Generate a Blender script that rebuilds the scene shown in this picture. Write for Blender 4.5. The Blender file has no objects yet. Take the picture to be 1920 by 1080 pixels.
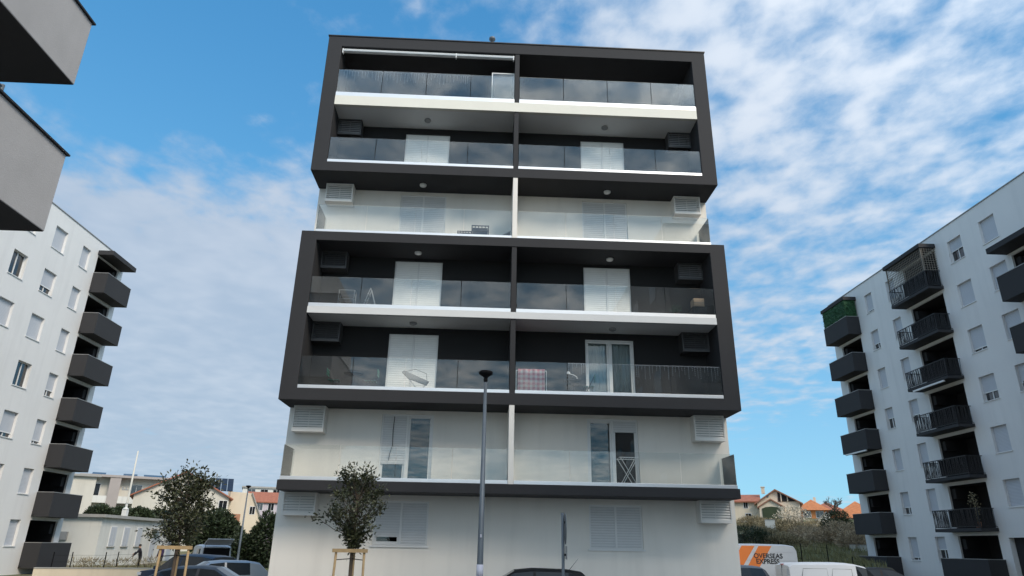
import bpy, bmesh, math, random
from mathutils import Vector, Matrix
S = bpy.context.scene
COL = S.collection
R = math.radians
# ------------------------------------------------------------------ camera
CAM = (-1.0437, -23.1276, 2.1); YAW, PITCH, ROLL, FPX = 0.04076, 0.36541, 0.017284, 1264.5
def cam_axes():
    cy, sy, cp, sp = math.cos(YAW), math.sin(YAW), math.cos(PITCH), math.sin(PITCH)
    f = Vector((sy*cp, cy*cp, sp)); r = Vector((cy, -sy, 0)); u = r.cross(f)
    c, s = math.cos(ROLL), math.sin(ROLL)
    return f, c*r+s*u, -s*r+c*u
F_, R_, U_ = cam_axes()
cd = bpy.data.cameras.new('camera'); cam = bpy.data.objects.new('camera', cd); COL.objects.link(cam)
m = Matrix((R_, U_, -F_)).transposed().to_4x4(); m.translation = CAM; cam.matrix_world = m
cd.sensor_width = 36; cd.lens = 36*FPX/1920; cd.clip_start = .1; cd.clip_end = 3000
S.camera = cam
def at(px, py, r):
    """photo pixel + horizontal range in metres -> world point"""
    d = F_ + R_*((px-960)/FPX) + U_*((540-py)/FPX)
    return Vector(CAM) + d/math.hypot(d.x, d.y)*r
# ------------------------------------------------------------------ world
SUN_AZ, SUN_EL = 146, 39      # degrees, azimuth clockwise from +Y
w = bpy.data.worlds.new('World'); S.world = w; w.use_nodes = True
nt = w.node_tree; N = nt.nodes; L = nt.links
for n in list(N): N.remove(n)
def nd(t, **k):
    n = N.new(t)
    for a, b in k.items(): setattr(n, a, b)
    return n
def mth(op, a, b=None, c=None, clamp=False):
    n = nd('ShaderNodeMath', operation=op); n.use_clamp = clamp
    for i, v in enumerate((a, b, c)):
        if v is None: continue
        if isinstance(v, (int, float)): n.inputs[i].default_value = v
        else: L.new(v, n.inputs[i])
    return n.outputs[0]
sky = nd('ShaderNodeTexSky', sky_type='NISHITA'); sky.sun_disc = False
sky.sun_elevation = R(SUN_EL); sky.sun_rotation = R(SUN_AZ); sky.air_density = 1.0; sky.dust_density = .1; sky.ozone_density = 3.0
hsv = nd('ShaderNodeHueSaturation'); hsv.inputs['Saturation'].default_value = 1.3; hsv.inputs['Value'].default_value = 1.0
L.new(sky.outputs[0], hsv.inputs['Color'])
skyb = nd('ShaderNodeVectorMath', operation='SCALE'); L.new(hsv.outputs[0], skyb.inputs[0]); skyb.inputs['Scale'].default_value = .27
slim = nd('ShaderNodeVectorMath', operation='MULTIPLY_ADD'); L.new(skyb.outputs[0], slim.inputs[0]); slim.inputs[1].default_value = (4.2, 1.9, 1.35); slim.inputs[2].default_value = (1, 1, 1)
skyd = nd('ShaderNodeVectorMath', operation='DIVIDE'); L.new(skyb.outputs[0], skyd.inputs[0]); L.new(slim.outputs[0], skyd.inputs[1])
tc = nd('ShaderNodeTexCoord'); sp = nd('ShaderNodeSeparateXYZ'); L.new(tc.outputs['Generated'], sp.inputs[0])
zz = mth('ADD', mth('MAXIMUM', sp.outputs[2], 0.0), .1)
u = mth('DIVIDE', sp.outputs[0], zz); v = mth('DIVIDE', sp.outputs[1], zz)
cb = nd('ShaderNodeCombineXYZ'); L.new(u, cb.inputs[0]); L.new(v, cb.inputs[1])
def noise(scale, det, rough, dist, off, stretch=(1, 1, 1), rot=0):
    mp = nd('ShaderNodeMapping'); mp.inputs['Location'].default_value = off; mp.inputs['Scale'].default_value = stretch
    mp.inputs['Rotation'].default_value = (0, 0, rot); L.new(cb.outputs[0], mp.inputs[0])
    n = nd('ShaderNodeTexNoise'); n.inputs['Scale'].default_value = scale; n.inputs['Detail'].default_value = det
    n.inputs['Roughness'].default_value = rough; n.inputs['Distortion'].default_value = dist; L.new(mp.outputs[0], n.inputs['Vector'])
    return n.outputs[0]
big = noise(1.3, 4, .55, .4, (3.1, 1.7, 0)); alto = noise(9.5, 2.0, .45, .2, (.3, 8.2, 0), (1, .9, 1), R(25)); fine = noise(34, 6, .6, .2, (5, 2, 0), (1, .85, 1), R(30))
def bump(u0, v0, ru, rv):
    a = mth('DIVIDE', mth('SUBTRACT', u, u0), ru); b = mth('DIVIDE', mth('SUBTRACT', v, v0), rv)
    return mth('EXPONENT', mth('MULTIPLY', mth('ADD', mth('MULTIPLY', a, a), mth('MULTIPLY', b, b)), -1))
cov = mth('ADD', .56, 0)
cov = mth('SUBTRACT', cov, mth('MULTIPLY', bump(-.62, 1.0, .58, .5), .6))
cov = mth('SUBTRACT', cov, mth('MULTIPLY', bump(-.1, .8, .3, .3), .05))
cov = mth('SUBTRACT', cov, mth('MULTIPLY', bump(2.1, 4.4, .9, 1.5), .5))
cov = mth('ADD', cov, mth('MULTIPLY', bump(-1.15, 2.6, .9, 1.2), .75))
cov = mth('ADD', cov, mth('MULTIPLY', bump(-2.2, 5.0, 1.4, 2.6), .5))
cov = mth('ADD', cov, mth('MULTIPLY', bump(.25, .9, .3, .25), .22))
cov = mth('ADD', cov, mth('MULTIPLY', bump(.95, 1.3, .5, .6), .14))
fac = mth('ADD', cov, mth('MULTIPLY', mth('SUBTRACT', big, .5), .62))
fac = mth('ADD', fac, mth('MULTIPLY', mth('SUBTRACT', alto, .5), .92))
fac = mth('ADD', fac, mth('MULTIPLY', mth('SUBTRACT', fine, .5), .33))
mr = nd('ShaderNodeMapRange', interpolation_type='SMOOTHSTEP'); mr.inputs['From Min'].default_value = .30; mr.inputs['From Max'].default_value = .90
mr.inputs['To Max'].default_value = .82; L.new(fac, mr.inputs['Value'])
shade = nd('ShaderNodeMapRange', interpolation_type='SMOOTHSTEP'); shade.inputs['From Min'].default_value = .35; shade.inputs['From Max'].default_value = .75
L.new(mth('ADD', mth('MULTIPLY', big, .6), mth('MULTIPLY', alto, .4)), shade.inputs['Value'])
cc = nd('ShaderNodeMix', data_type='RGBA'); L.new(shade.outputs[0], cc.inputs['Factor'])
cc.inputs[6].default_value = (.47, .54, .64, 1); cc.inputs[7].default_value = (.62, .665, .735, 1)
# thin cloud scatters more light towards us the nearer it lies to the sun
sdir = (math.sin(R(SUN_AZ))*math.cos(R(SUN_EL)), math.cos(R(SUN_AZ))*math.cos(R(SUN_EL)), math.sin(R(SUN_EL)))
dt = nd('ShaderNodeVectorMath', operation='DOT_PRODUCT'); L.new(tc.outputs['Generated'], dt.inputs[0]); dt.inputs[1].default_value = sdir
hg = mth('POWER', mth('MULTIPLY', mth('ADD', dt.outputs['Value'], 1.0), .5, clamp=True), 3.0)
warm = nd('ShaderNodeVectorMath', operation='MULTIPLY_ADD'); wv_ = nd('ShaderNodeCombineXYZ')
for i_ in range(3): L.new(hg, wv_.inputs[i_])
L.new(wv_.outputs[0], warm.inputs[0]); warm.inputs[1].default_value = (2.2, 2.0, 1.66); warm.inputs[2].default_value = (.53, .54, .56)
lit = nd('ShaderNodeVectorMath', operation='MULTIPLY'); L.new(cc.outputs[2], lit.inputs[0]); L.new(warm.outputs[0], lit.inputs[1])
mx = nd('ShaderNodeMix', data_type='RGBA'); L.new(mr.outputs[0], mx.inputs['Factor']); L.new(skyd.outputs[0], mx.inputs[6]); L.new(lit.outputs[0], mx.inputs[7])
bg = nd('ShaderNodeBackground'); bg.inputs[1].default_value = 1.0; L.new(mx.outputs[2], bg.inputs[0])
out = nd('ShaderNodeOutputWorld'); L.new(bg.outputs[0], out.inputs[0])
# ------------------------------------------------------------------ sun
sl = bpy.data.lights.new('sun', 'SUN'); sl.energy = 1.5; sl.angle = R(20); sl.color = (1, .88, .73)
so = bpy.data.objects.new('sun', sl); COL.objects.link(so)
sd = Vector((math.sin(R(SUN_AZ))*math.cos(R(SUN_EL)), math.cos(R(SUN_AZ))*math.cos(R(SUN_EL)), math.sin(R(SUN_EL))))
so.rotation_euler = sd.to_track_quat('Z', 'Y').to_euler(); so.location = (10, -40, 60)
vs = S.view_settings; vs.view_transform = 'Standard'; vs.look = 'None'; vs.exposure = 0.82; vs.gamma = 1; vs.use_curve_mapping = False
S.render.engine = 'CYCLES'
try:
    S.cycles.max_bounces = 8; S.cycles.transparent_max_bounces = 24; S.cycles.glossy_bounces = 4
except Exception: pass
# ------------------------------------------------------------------ materials
M = {}
def mat(name, col, rough=.7, var=.06, scale=3.0, bump=0.0, bscale=60, metal=0.0, spec=.5, island=0.0, streak=0.0, obj=True, coat=0.0):
    if name in M: return M[name]
    m = bpy.data.materials.new(name); m.use_nodes = True; t = m.node_tree; b = t.nodes['Principled BSDF']
    b.inputs['Roughness'].default_value = rough; b.inputs['Metallic'].default_value = metal
    b.inputs['Specular IOR Level'].default_value = spec; b.inputs['Coat Weight'].default_value = coat
    tcn = t.nodes.new('ShaderNodeTexCoord'); src = tcn.outputs['Object']
    def nz(sc, det=4, st=None):
        n = t.nodes.new('ShaderNodeTexNoise'); n.inputs['Scale'].default_value = sc; n.inputs['Detail'].default_value = det
        if st:
            mp = t.nodes.new('ShaderNodeMapping'); mp.inputs['Scale'].default_value = st; t.links.new(src, mp.inputs[0]); t.links.new(mp.outputs[0], n.inputs['Vector'])
        else: t.links.new(src, n.inputs['Vector'])
        return n.outputs[0]
    def mm(op, a, b2):
        n = t.nodes.new('ShaderNodeMath'); n.operation = op
        for i, x in enumerate((a, b2)):
            if isinstance(x, (int, float)): n.inputs[i].default_value = x
            else: t.links.new(x, n.inputs[i])
        return n.outputs[0]
    f = mm('ADD', mm('MULTIPLY', mm('SUBTRACT', nz(scale), .5), var*4), 1.0)
    if streak: f = mm('ADD', f, mm('MULTIPLY', mm('MINIMUM', mm('SUBTRACT', nz(1.0, 5, (2.2, 2.2, .22)), .5), 0.0), streak*4))
    if island:
        g = t.nodes.new('ShaderNodeNewGeometry'); f = mm('MULTIPLY', f, mm('ADD', mm('MULTIPLY', mm('SUBTRACT', g.outputs['Random Per Island'], .5), island*2), 1.0))
    vmn = t.nodes.new('ShaderNodeVectorMath'); vmn.operation = 'SCALE'; vmn.inputs[0].default_value = col[:3]; t.links.new(f, vmn.inputs['Scale'])
    t.links.new(vmn.outputs[0], b.inputs['Base Color'])
    if bump:
        bn = t.nodes.new('ShaderNodeBump'); bn.inputs['Strength'].default_value = bump; bn.inputs['Distance'].default_value = .01
        t.links.new(nz(bscale, 3), bn.inputs['Height']); t.links.new(bn.outputs[0], b.inputs['Normal'])
    M[name] = m; return m
def wave_mat(name, col, pitch, rough=.5, bump=.6, dark=.12, axis='Z', var=.03):
    """roller shutter / tiles: fine horizontal relief"""
    m = mat(name, col, rough, var); t = m.node_tree; b = t.nodes['Principled BSDF']
    tcn = t.nodes.new('ShaderNodeTexCoord'); wv = t.nodes.new('ShaderNodeTexWave'); wv.wave_type = 'BANDS'; wv.bands_direction = axis
    wv.inputs['Scale'].default_value = .314/pitch; wv.wave_profile = 'SIN'; t.links.new(tcn.outputs['Object'], wv.inputs['Vector'])
    old = b.inputs['Base Color'].links[0].from_socket; r = t.nodes.new('ShaderNodeMapRange'); r.inputs['From Min'].default_value = 0; r.inputs['From Max'].default_value = .3; r.inputs['To Min'].default_value = 1-dark*2; r.inputs['To Max'].default_value = 1
    t.links.new(wv.outputs['Fac'], r.inputs['Value']); sc = t.nodes.new('ShaderNodeVectorMath'); sc.operation = 'SCALE'; t.links.new(old, sc.inputs[0]); t.links.new(r.outputs[0], sc.inputs['Scale']); t.links.new(sc.outputs[0], b.inputs['Base Color'])
    bn = t.nodes.new('ShaderNodeBump'); bn.inputs['Strength'].default_value = bump; bn.inputs['Distance'].default_value = .01
    t.links.new(wv.outputs['Fac'], bn.inputs['Height']); t.links.new(bn.outputs[0], b.inputs['Normal'])
    return m
def glass_mat(name, tint, boost=1.0, ior=1.5, dirt=0.0):
    m = bpy.data.materials.new(name); m.use_nodes = True; t = m.node_tree
    for n in list(t.nodes): t.nodes.remove(n)
    o = t.nodes.new('ShaderNodeOutputMaterial'); mix = t.nodes.new('ShaderNodeMixShader'); tr = t.nodes.new('ShaderNodeBsdfTransparent'); gl = t.nodes.new('ShaderNodeBsdfGlossy')
    fr = t.nodes.new('ShaderNodeFresnel'); fr.inputs[0].default_value = ior
    tr.inputs[0].default_value = (*tint, 1); gl.inputs['Roughness'].default_value = 0.0; gl.inputs[0].default_value = (1, 1, 1, 1)
    mu = t.nodes.new('ShaderNodeMath'); mu.operation = 'ADD'; mu.inputs[1].default_value = boost; t.links.new(fr.outputs[0], mu.inputs[0])
    t.links.new(mu.outputs[0], mix.inputs[0]); t.links.new(tr.outputs[0], mix.inputs[1]); t.links.new(gl.outputs[0], mix.inputs[2])
    fin = mix.outputs[0]
    if dirt:
        df = t.nodes.new('ShaderNodeBsdfDiffuse'); df.inputs[0].default_value = (.6, .62, .62, 1)
        tcn = t.nodes.new('ShaderNodeTexCoord'); nz = t.nodes.new('ShaderNodeTexNoise'); nz.inputs['Scale'].default_value = 1.7; nz.inputs['Detail'].default_value = 6
        t.links.new(tcn.outputs['Object'], nz.inputs['Vector'])
        mq = t.nodes.new('ShaderNodeMath'); mq.operation = 'MULTIPLY'; mq.inputs[1].default_value = dirt; t.links.new(nz.outputs[0], mq.inputs[0])
        m2 = t.nodes.new('ShaderNodeMixShader'); t.links.new(mq.outputs[0], m2.inputs[0]); t.links.new(fin, m2.inputs[1]); t.links.new(df.outputs[0], m2.inputs[2]); fin = m2.outputs[0]
    t.links.new(fin, o.inputs[0]); M[name] = m; return m
mat('white_render', (.84, .80, .735), .85, .03, .5, .3, 70, streak=.07)
mat('dark_render', (.025, .0246, .027), .8, .05, .6, .25, 90, streak=.08)
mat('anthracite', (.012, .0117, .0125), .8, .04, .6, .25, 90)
mat('cream_fascia', (.78, .75, .66), .75, .03, 1.0)
mat('grey_fascia', (.66, .66, .65), .75, .03, 1.0)
mat('soffit_white', (.82, .81, .79), .8, .03, 1.0)
mat('white_paint', (.76, .76, .75), .45, .02, 2.0)
mat('alu', (.78, .79, .80), .38, .03, 3.0, metal=.55)
mat('dark_metal', (.016, .016, .018), .5, .05, 3.0)
mat('black', (.008, .008, .009), .8, .05, 3.0, spec=.15)
mat('interior', (.02, .02, .022), .9, .2, 1.0)
mat('lamp_glass', (.72, .71, .68), .35, .02); mat('lamp_grey', (.30, .30, .30), .5, .03)
wave_mat('shutter', (.88, .88, .86), .085, bump=.45, dark=.045); wave_mat('shutter_grey', (.66, .665, .665), .085, bump=.45, dark=.06); wave_mat('shutter_pale', (.56, .58, .62), .05)
mat('louvre_white', (.82, .80, .76), .5, .02); mat('louvre_mid', (.20, .20, .205), .5, .03); mat('louvre_dark', (.075, .075, .078), .5, .03)
glass_mat('balustrade_glass', (.955, .972, .965), .0, dirt=.05)
glass_mat('window_glass', (.75, .8, .8), .0)
mat('dark_pane', (.018, .021, .025), .03, .05, 2, spec=1.0)
mat('car_glass', (.02, .024, .028), .04, .02, 2, spec=.35)
mat('curtain', (.62, .63, .64), .9, .05, 6)
mat('block_white', (.79, .775, .755), .88, .03, .4, .3, 60, streak=.06)
mat('block_dark', (.030, .029, .031), .8, .05, .7, .25, 80, streak=.04)
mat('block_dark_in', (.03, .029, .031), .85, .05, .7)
mat('stucco_grey', (.44, .43, .43), .9, .07, 1.2, .45, 55, streak=.05)
mat('coping', (.42, .41, .40), .5, .06, 3, metal=.4)
mat('asphalt', (.085, .084, .083), .9, .15, .8, .6, 60)
mat('concrete', (.36, .35, .33), .9, .10, 1.2, .5, 40, streak=.06)
mat('soil', (.16, .125, .085), .95, .22, .6, .8, 12)
mat('grass', (.085, .10, .035), .95, .30, .5, .8, 12)
mat('galv', (.15, .17, .19), .5, .08, 4, metal=.35)
mat('wood', (.42, .29, .15), .75, .16, 8, .3, 30)
mat('bark', (.10, .075, .055), .9, .2, 9, .8, 40)
mat('leaf_magnolia', (.050, .055, .024), .42, .15, 2, island=.55)
mat('leaf_dark', (.030, .045, .018), .6, .2, 1, island=.5)
mat('leaf_olive', (.28, .23, .135), .75, .2, 1, island=.5)
mat('leaf_brown', (.42, .33, .22), .85, .2, 1, island=.5)
mat('leaf_grass', (.20, .19, .085), .8, .2, 1, island=.4)
mat('leaf_pine', (.032, .048, .020), .6, .25, .6, island=.5)
mat('blossom', (.50, .45, .36), .8, .1, 2, island=.2)
mat('tile_red', (.36, .13, .075), .8, .22, 3, .8, 14); mat('tile_orange', (.52, .19, .075), .8, .2, 3, .8, 14); mat('tile_brown', (.30, .14, .09), .8, .2, 3, .8, 14)
mat('house_cream', (.70, .61, .48), .9, .05, .6, streak=.08); mat('house_pale', (.62, .59, .52), .9, .05, .6, streak=.10); mat('house_white', (.68, .67, .63), .9, .05, .6, streak=.14)
mat('house_lilac', (.52, .46, .50), .9, .04, .6); mat('house_taupe', (.38, .34, .32), .9, .05, .6); mat('house_orange', (.62, .24, .09), .9, .05, .6)
mat('solar', (.012, .018, .035), .12, .1, 2, spec=.8)
def car_paint(n, c, metal=.3): return mat(n, c, .42, .02, 2, metal=metal, spec=.35)
mat('paint_black', (.012, .012, .013), .5, .02, 2, spec=.25); car_paint('paint_silver', (.42, .44, .47), .7); car_paint('paint_white', (.72, .73, .75), 0); car_paint('paint_blue', (.018, .03, .06), .3); car_paint('paint_grey', (.05, .052, .06), .3); car_paint('paint_pearl', (.55, .56, .58), .3)
mat('tyre', (.02, .02, .02), .85, .1, 4); mat('rim', (.45, .45, .46), .35, .05, 4, metal=.8); mat('plastic', (.03, .03, .032), .6, .05, 4)
mat('tail_red', (.35, .01, .01), .25, .05, 4); mat('head_clear', (.55, .56, .58), .15, .05, 4); mat('sticker', (.66, .64, .72), .6, .03)
mat('orange_print', (.75, .20, .03), .4, .03); mat('black_print', (.015, .015, .015), .5, .02)
mat('skin', (.45, .28, .20), .6, .05); mat('hair', (.03, .022, .018), .7, .1); mat('jacket_dark', (.018, .016, .022), .85, .1); mat('jacket_purple', (.05, .03, .075), .85, .1); mat('trousers', (.045, .042, .04), .85, .1)
mat('green_plastic', (.03, .19, .13), .45, .04); mat('cardboard', (.36, .26, .18), .85, .08); mat('terracotta', (.40, .19, .11), .8, .08); mat('navy_mesh', (.06, .075, .12), .7, .1)
mat('ivy', (.03, .105, .04), .6, .2, 2, island=.5); mat('trellis', (.20, .175, .145), .8, .08); mat('bulb', (.40, .41, .45), .3, .02)
# ------------------------------------------------------------------ helpers
def newobj(name, me, material, parent=None):
    o = bpy.data.objects.new(name, me); COL.objects.link(o)
    if material is not None and me is not None and not me.materials: me.materials.append(M[material] if isinstance(material, str) else material)
    if parent is not None: o.parent = parent
    return o
class MB:
    def __init__(s): s.v = []; s.f = []
    def quad(s, *p):
        i = len(s.v); s.v += [tuple(q) for q in p]; s.f.append(tuple(range(i, i+len(p))))
    def hexa(s, p):   # 8 pts: bottom 0-3 ccw, top 4-7
        i = len(s.v); s.v += [tuple(q) for q in p]
        for f in ((0, 3, 2, 1), (4, 5, 6, 7), (0, 1, 5, 4), (1, 2, 6, 5), (2, 3, 7, 6), (3, 0, 4, 7)): s.f.append(tuple(i+k for k in f))
    def box(s, x0, x1, y0, y1, z0, z1):
        s.hexa([(x0, y0, z0), (x1, y0, z0), (x1, y1, z0), (x0, y1, z0), (x0, y0, z1), (x1, y0, z1), (x1, y1, z1), (x0, y1, z1)])
    def prism(s, pts, axis, a, b):
        """closed polygon pts in the two other axes, extruded along axis from a to b"""
        def P(q, t):
            return (t, q[0], q[1]) if axis == 0 else (q[0], t, q[1]) if axis == 1 else (q[0], q[1], t)
        n = len(pts); i = len(s.v)
        s.v += [P(q, a) for q in pts] + [P(q, b) for q in pts]
        s.f.append(tuple(range(i, i+n))); s.f.append(tuple(range(i+2*n-1, i+n-1, -1)))
        for k in range(n): s.f.append((i+k, i+(k+1) % n, i+n+(k+1) % n, i+n+k))
    def tube(s, pts, rad, seg=8, cap=True):
        pts = [Vector(p) for p in pts]; rads = rad if isinstance(rad, (list, tuple)) else [rad]*len(pts)
        rings = []; prev = None
        for k, p in enumerate(pts):
            d = (pts[min(k+1, len(pts)-1)]-pts[max(k-1, 0)]).normalized()
            a = prev if prev is not None else (Vector((1, 0, 0)) if abs(d.x) < .8 else Vector((0, 1, 0)))
            a = (a-d*a.dot(d)); a = a.normalized() if a.length > 1e-6 else d.orthogonal().normalized(); b = d.cross(a); prev = a
            i = len(s.v); rings.append(i)
            for q in range(seg):
                t = 2*math.pi*q/seg; s.v.append(tuple(p+(a*math.cos(t)+b*math.sin(t))*rads[k]))
        for k in range(len(rings)-1):
            for q in range(seg): s.f.append((rings[k]+q, rings[k]+(q+1) % seg, rings[k+1]+(q+1) % seg, rings[k+1]+q))
        if cap: s.f.append(tuple(rings[0]+q for q in range(seg-1, -1, -1))); s.f.append(tuple(rings[-1]+q for q in range(seg)))
    def lathe(s, prof, c=(0, 0, 0), seg=16):
        i0 = len(s.v)
        for r, z in prof:
            for q in range(seg):
                t = 2*math.pi*q/seg; s.v.append((c[0]+r*math.cos(t), c[1]+r*math.sin(t), c[2]+z))
        for k in range(len(prof)-1):
            for q in range(seg): s.f.append((i0+k*seg+q, i0+k*seg+(q+1) % seg, i0+(k+1)*seg+(q+1) % seg, i0+(k+1)*seg+q))
        s.f.append(tuple(i0+q for q in range(seg-1, -1, -1))); s.f.append(tuple(i0+(len(prof)-1)*seg+q for q in range(seg)))
    def mesh(s, name, smooth=False, off=None):
        me = bpy.data.meshes.new(name)
        vv = s.v if off is None else [(a-off[0], b-off[1], c-off[2]) for a, b, c in s.v]
        me.from_pydata(vv, [], s.f); me.update()
        bm = bmesh.new(); bm.from_mesh(me); bmesh.ops.recalc_face_normals(bm, faces=bm.faces); bm.to_mesh(me); bm.free()
        if smooth:
            for p in me.polygons: p.use_smooth = True
        return me
    def build(s, name, material, parent=None, smooth=False, off=None, bev=0):
        if off is None and parent is not None:      # world coordinates -> local to the (unrotated) root
            off = wloc(parent)
        o = newobj(name, s.mesh(name, smooth, off), material, parent)
        if bev:
            b = o.modifiers.new('bevel', 'BEVEL'); b.width = bev; b.segments = 2; b.limit_method = 'ANGLE'
        return o
def wloc(o):
    l = Vector((0, 0, 0))
    while o is not None: l += o.location; o = o.parent
    return l
def tag(o, label=None, cat=None, group=None, kind=None):
    if label: o['label'] = label
    if cat: o['category'] = cat
    if group: o['group'] = group
    if kind: o['kind'] = kind
    return o
def thing(name, label, cat, loc=(0, 0, 0), rz=0, group=None):
    o = bpy.data.objects.new(name, None); COL.objects.link(o); o.location = loc; o.rotation_euler = (0, 0, rz); o.empty_display_size = .3
    return tag(o, label, cat, group)
def copy_tree(o, parent=None):
    c = o.copy(); COL.objects.link(c)
    if parent is not None: c.parent = parent
    for ch in list(o.children): copy_tree(ch, c)
    return c
def bx(name, material, parent, *b, bev=0):
    q = MB(); q.box(*b); return q.build(name, material, parent, bev=bev)
def holes_wall(mb, axis, c, u0, u1, z0, z1, holes, depth):
    """flat wall in plane axis=c with rectangular openings and reveals running to c+depth"""
    us = sorted({u0, u1, *[h[0] for h in holes], *[h[1] for h in holes]}); zs = sorted({z0, z1, *[h[2] for h in holes], *[h[3] for h in holes]})
    P = (lambda u, z, d=0: (u, c+d, z)) if axis == 1 else (lambda u, z, d=0: (c+d, u, z))
    for a, b in zip(us, us[1:]):
        for e, f in zip(zs, zs[1:]):
            um, zm = (a+b)/2, (e+f)/2
            if any(h[0] < um < h[1] and h[2] < zm < h[3] for h in holes): continue
            mb.quad(P(a, e), P(b, e), P(b, f), P(a, f))
    for h in holes:
        a, b, e, f = h[:4]; d = h[4] if len(h) > 4 else depth
        mb.quad(P(a, e), P(a, e, d), P(a, f, d), P(a, f)); mb.quad(P(b, e), P(b, e, d), P(b, f, d), P(b, f))
        mb.quad(P(a, e), P(b, e), P(b, e, d), P(a, e, d)); mb.quad(P(a, f), P(b, f), P(b, f, d), P(a, f, d))
def sstep(a, b, x):
    t = max(0, min(1, (x-a)/(b-a))); return t*t*(3-2*t)
def H(x, y):
    """terrain height"""
    right = (1.2*sstep(22.5, 25.5, y)+.11*max(0, min(y, 78)-25.5))*sstep(9, 15, x+max(0, y-30)*.2)
    if y < 34: right *= 1-sstep(27.0, 28.0, x)*(1-sstep(31.5, 34, y))
    left = 1.8*sstep(38, 90, y)
    return max(right, left)
# ================================================================== ground
def ground():
    ys = [-400, -200, -100, -60, -40, -20, 0, 14, 22]+[22.5, 23, 23.5]+[24+i for i in range(12)]+[36+2*i for i in range(34)]+[110, 130, 170, 250, 400, 700, 1100]
    xs = [-1100, -600, -300, -200, -140, -100, -80]+[-64+4*i for i in range(18)]+[8+2*i for i in range(9)]+[25, 26, 27, 27.5, 28]+[30+2*i for i in range(24)]+[90, 110, 150, 220, 350, 600, 1100]
    rnd = random.Random(4); q = MB(); nx = len(xs)
    for y in ys:
        for x in xs: q.v.append((x, y, H(x, y) + (rnd.uniform(-.06, .06) if y > 26 else 0)))
    for j in range(len(ys)-1):
        for i in range(nx-1): q.f.append((j*nx+i, j*nx+i+1, (j+1)*nx+i+1, (j+1)*nx+i))
    o = q.build('ground', None, smooth=True)
    m = mat('ground_mix', (.13, .11, .065), .95, .25, .35, .8, 8); t = m.node_tree; b = t.nodes['Principled BSDF']
    tcn = t.nodes.new('ShaderNodeTexCoord'); n = t.nodes.new('ShaderNodeTexNoise'); n.inputs['Scale'].default_value = .22; n.inputs['Detail'].default_value = 7
    t.links.new(tcn.outputs['Object'], n.inputs['Vector']); r = t.nodes.new('ShaderNodeValToRGB'); r.color_ramp.elements[0].position = .4; r.color_ramp.elements[1].position = .6
    r.color_ramp.elements[0].color = (.17, .135, .085, 1); r.color_ramp.elements[1].color = (.10, .115, .04, 1)
    t.links.new(n.outputs[0], r.inputs[0]); t.links.new(r.outputs[0], b.inputs['Base Color'])
    o.data.materials.append(m); tag(o, kind='structure')
ground()
tag(bx('road', 'asphalt', None, -60, 60, -19, -.65, -.2, .004), kind='structure')
tag(bx('parking_area', 'asphalt', None, -20, -8.6, -.64, 19, -.2, .006), kind='structure')
tag(bx('parking_area', 'asphalt', None, 8.6, 26, -.64, 24, -.2, .006), kind='structure')
tag(bx('pavement', 'concrete', None, -8.5, 8.5, -.6, 1.45, -.1, .12), kind='structure')
tag(bx('pavement', 'concrete', None, -60, 60, -32, -19.1, -.1, .12), kind='structure')
for k in range(7):
    tag(bx('parking_line', 'white_paint', None, 9.2+2.5*k-.06, 9.2+2.5*k+.06, 1.5, 6.5, .006, .011), kind='structure')
# ================================================================== main building
B = thing('apartment_building', 'six storey white apartment block with two dark projecting balcony frames', 'building', (0, 8, 0))
FL = {1: 4.02, 2: 7.07, 3: 10.03, 4: 13.0, 5: 16.0, 6: 19.12}
YB = 14.0; WX = 7.97; W = 1.5
DL, DR = (-4.65, -2.79), (2.79, 4.65)
def wallpart(name, material, z0, z1, holes, y=W, half=WX):
    q = MB(); holes_wall(q, 1, y, -half, half, z0, z1, holes, .32)
    q.box(-half, -half+.25, y+.001, YB, z0, z1); q.box(half-.25, half, y+.001, YB, z0, z1); q.box(-half, half, YB-.25, YB+.01, z0, z1)
    return q.build(name, material, B)
wallpart('wall', 'white_render', 0, 3.70, [(DL[0]+.0, DL[1], 2.05, 3.5), (DR[0], DR[1], 2.05, 3.5)])
wallpart('wall', 'white_render', 3.701, 6.66, [(a, b, 4.02, 6.5) for a, b in (DL, DR)])
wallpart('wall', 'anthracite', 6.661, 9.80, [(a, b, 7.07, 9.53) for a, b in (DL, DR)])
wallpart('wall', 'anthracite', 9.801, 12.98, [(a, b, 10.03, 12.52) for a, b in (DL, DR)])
wallpart('wall', 'white_render', 12.981, 15.62, [(a, b, 13.0, 15.47) for a, b in (DL, DR)])
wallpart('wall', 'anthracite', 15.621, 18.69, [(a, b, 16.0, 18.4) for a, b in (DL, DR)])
wallpart('wall', 'anthracite', 18.691, 21.6, [(-6.6, -2.2, 19.15, 21.4), (2.2, 6.6, 19.15, 21.4)], y=3.6)
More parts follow.
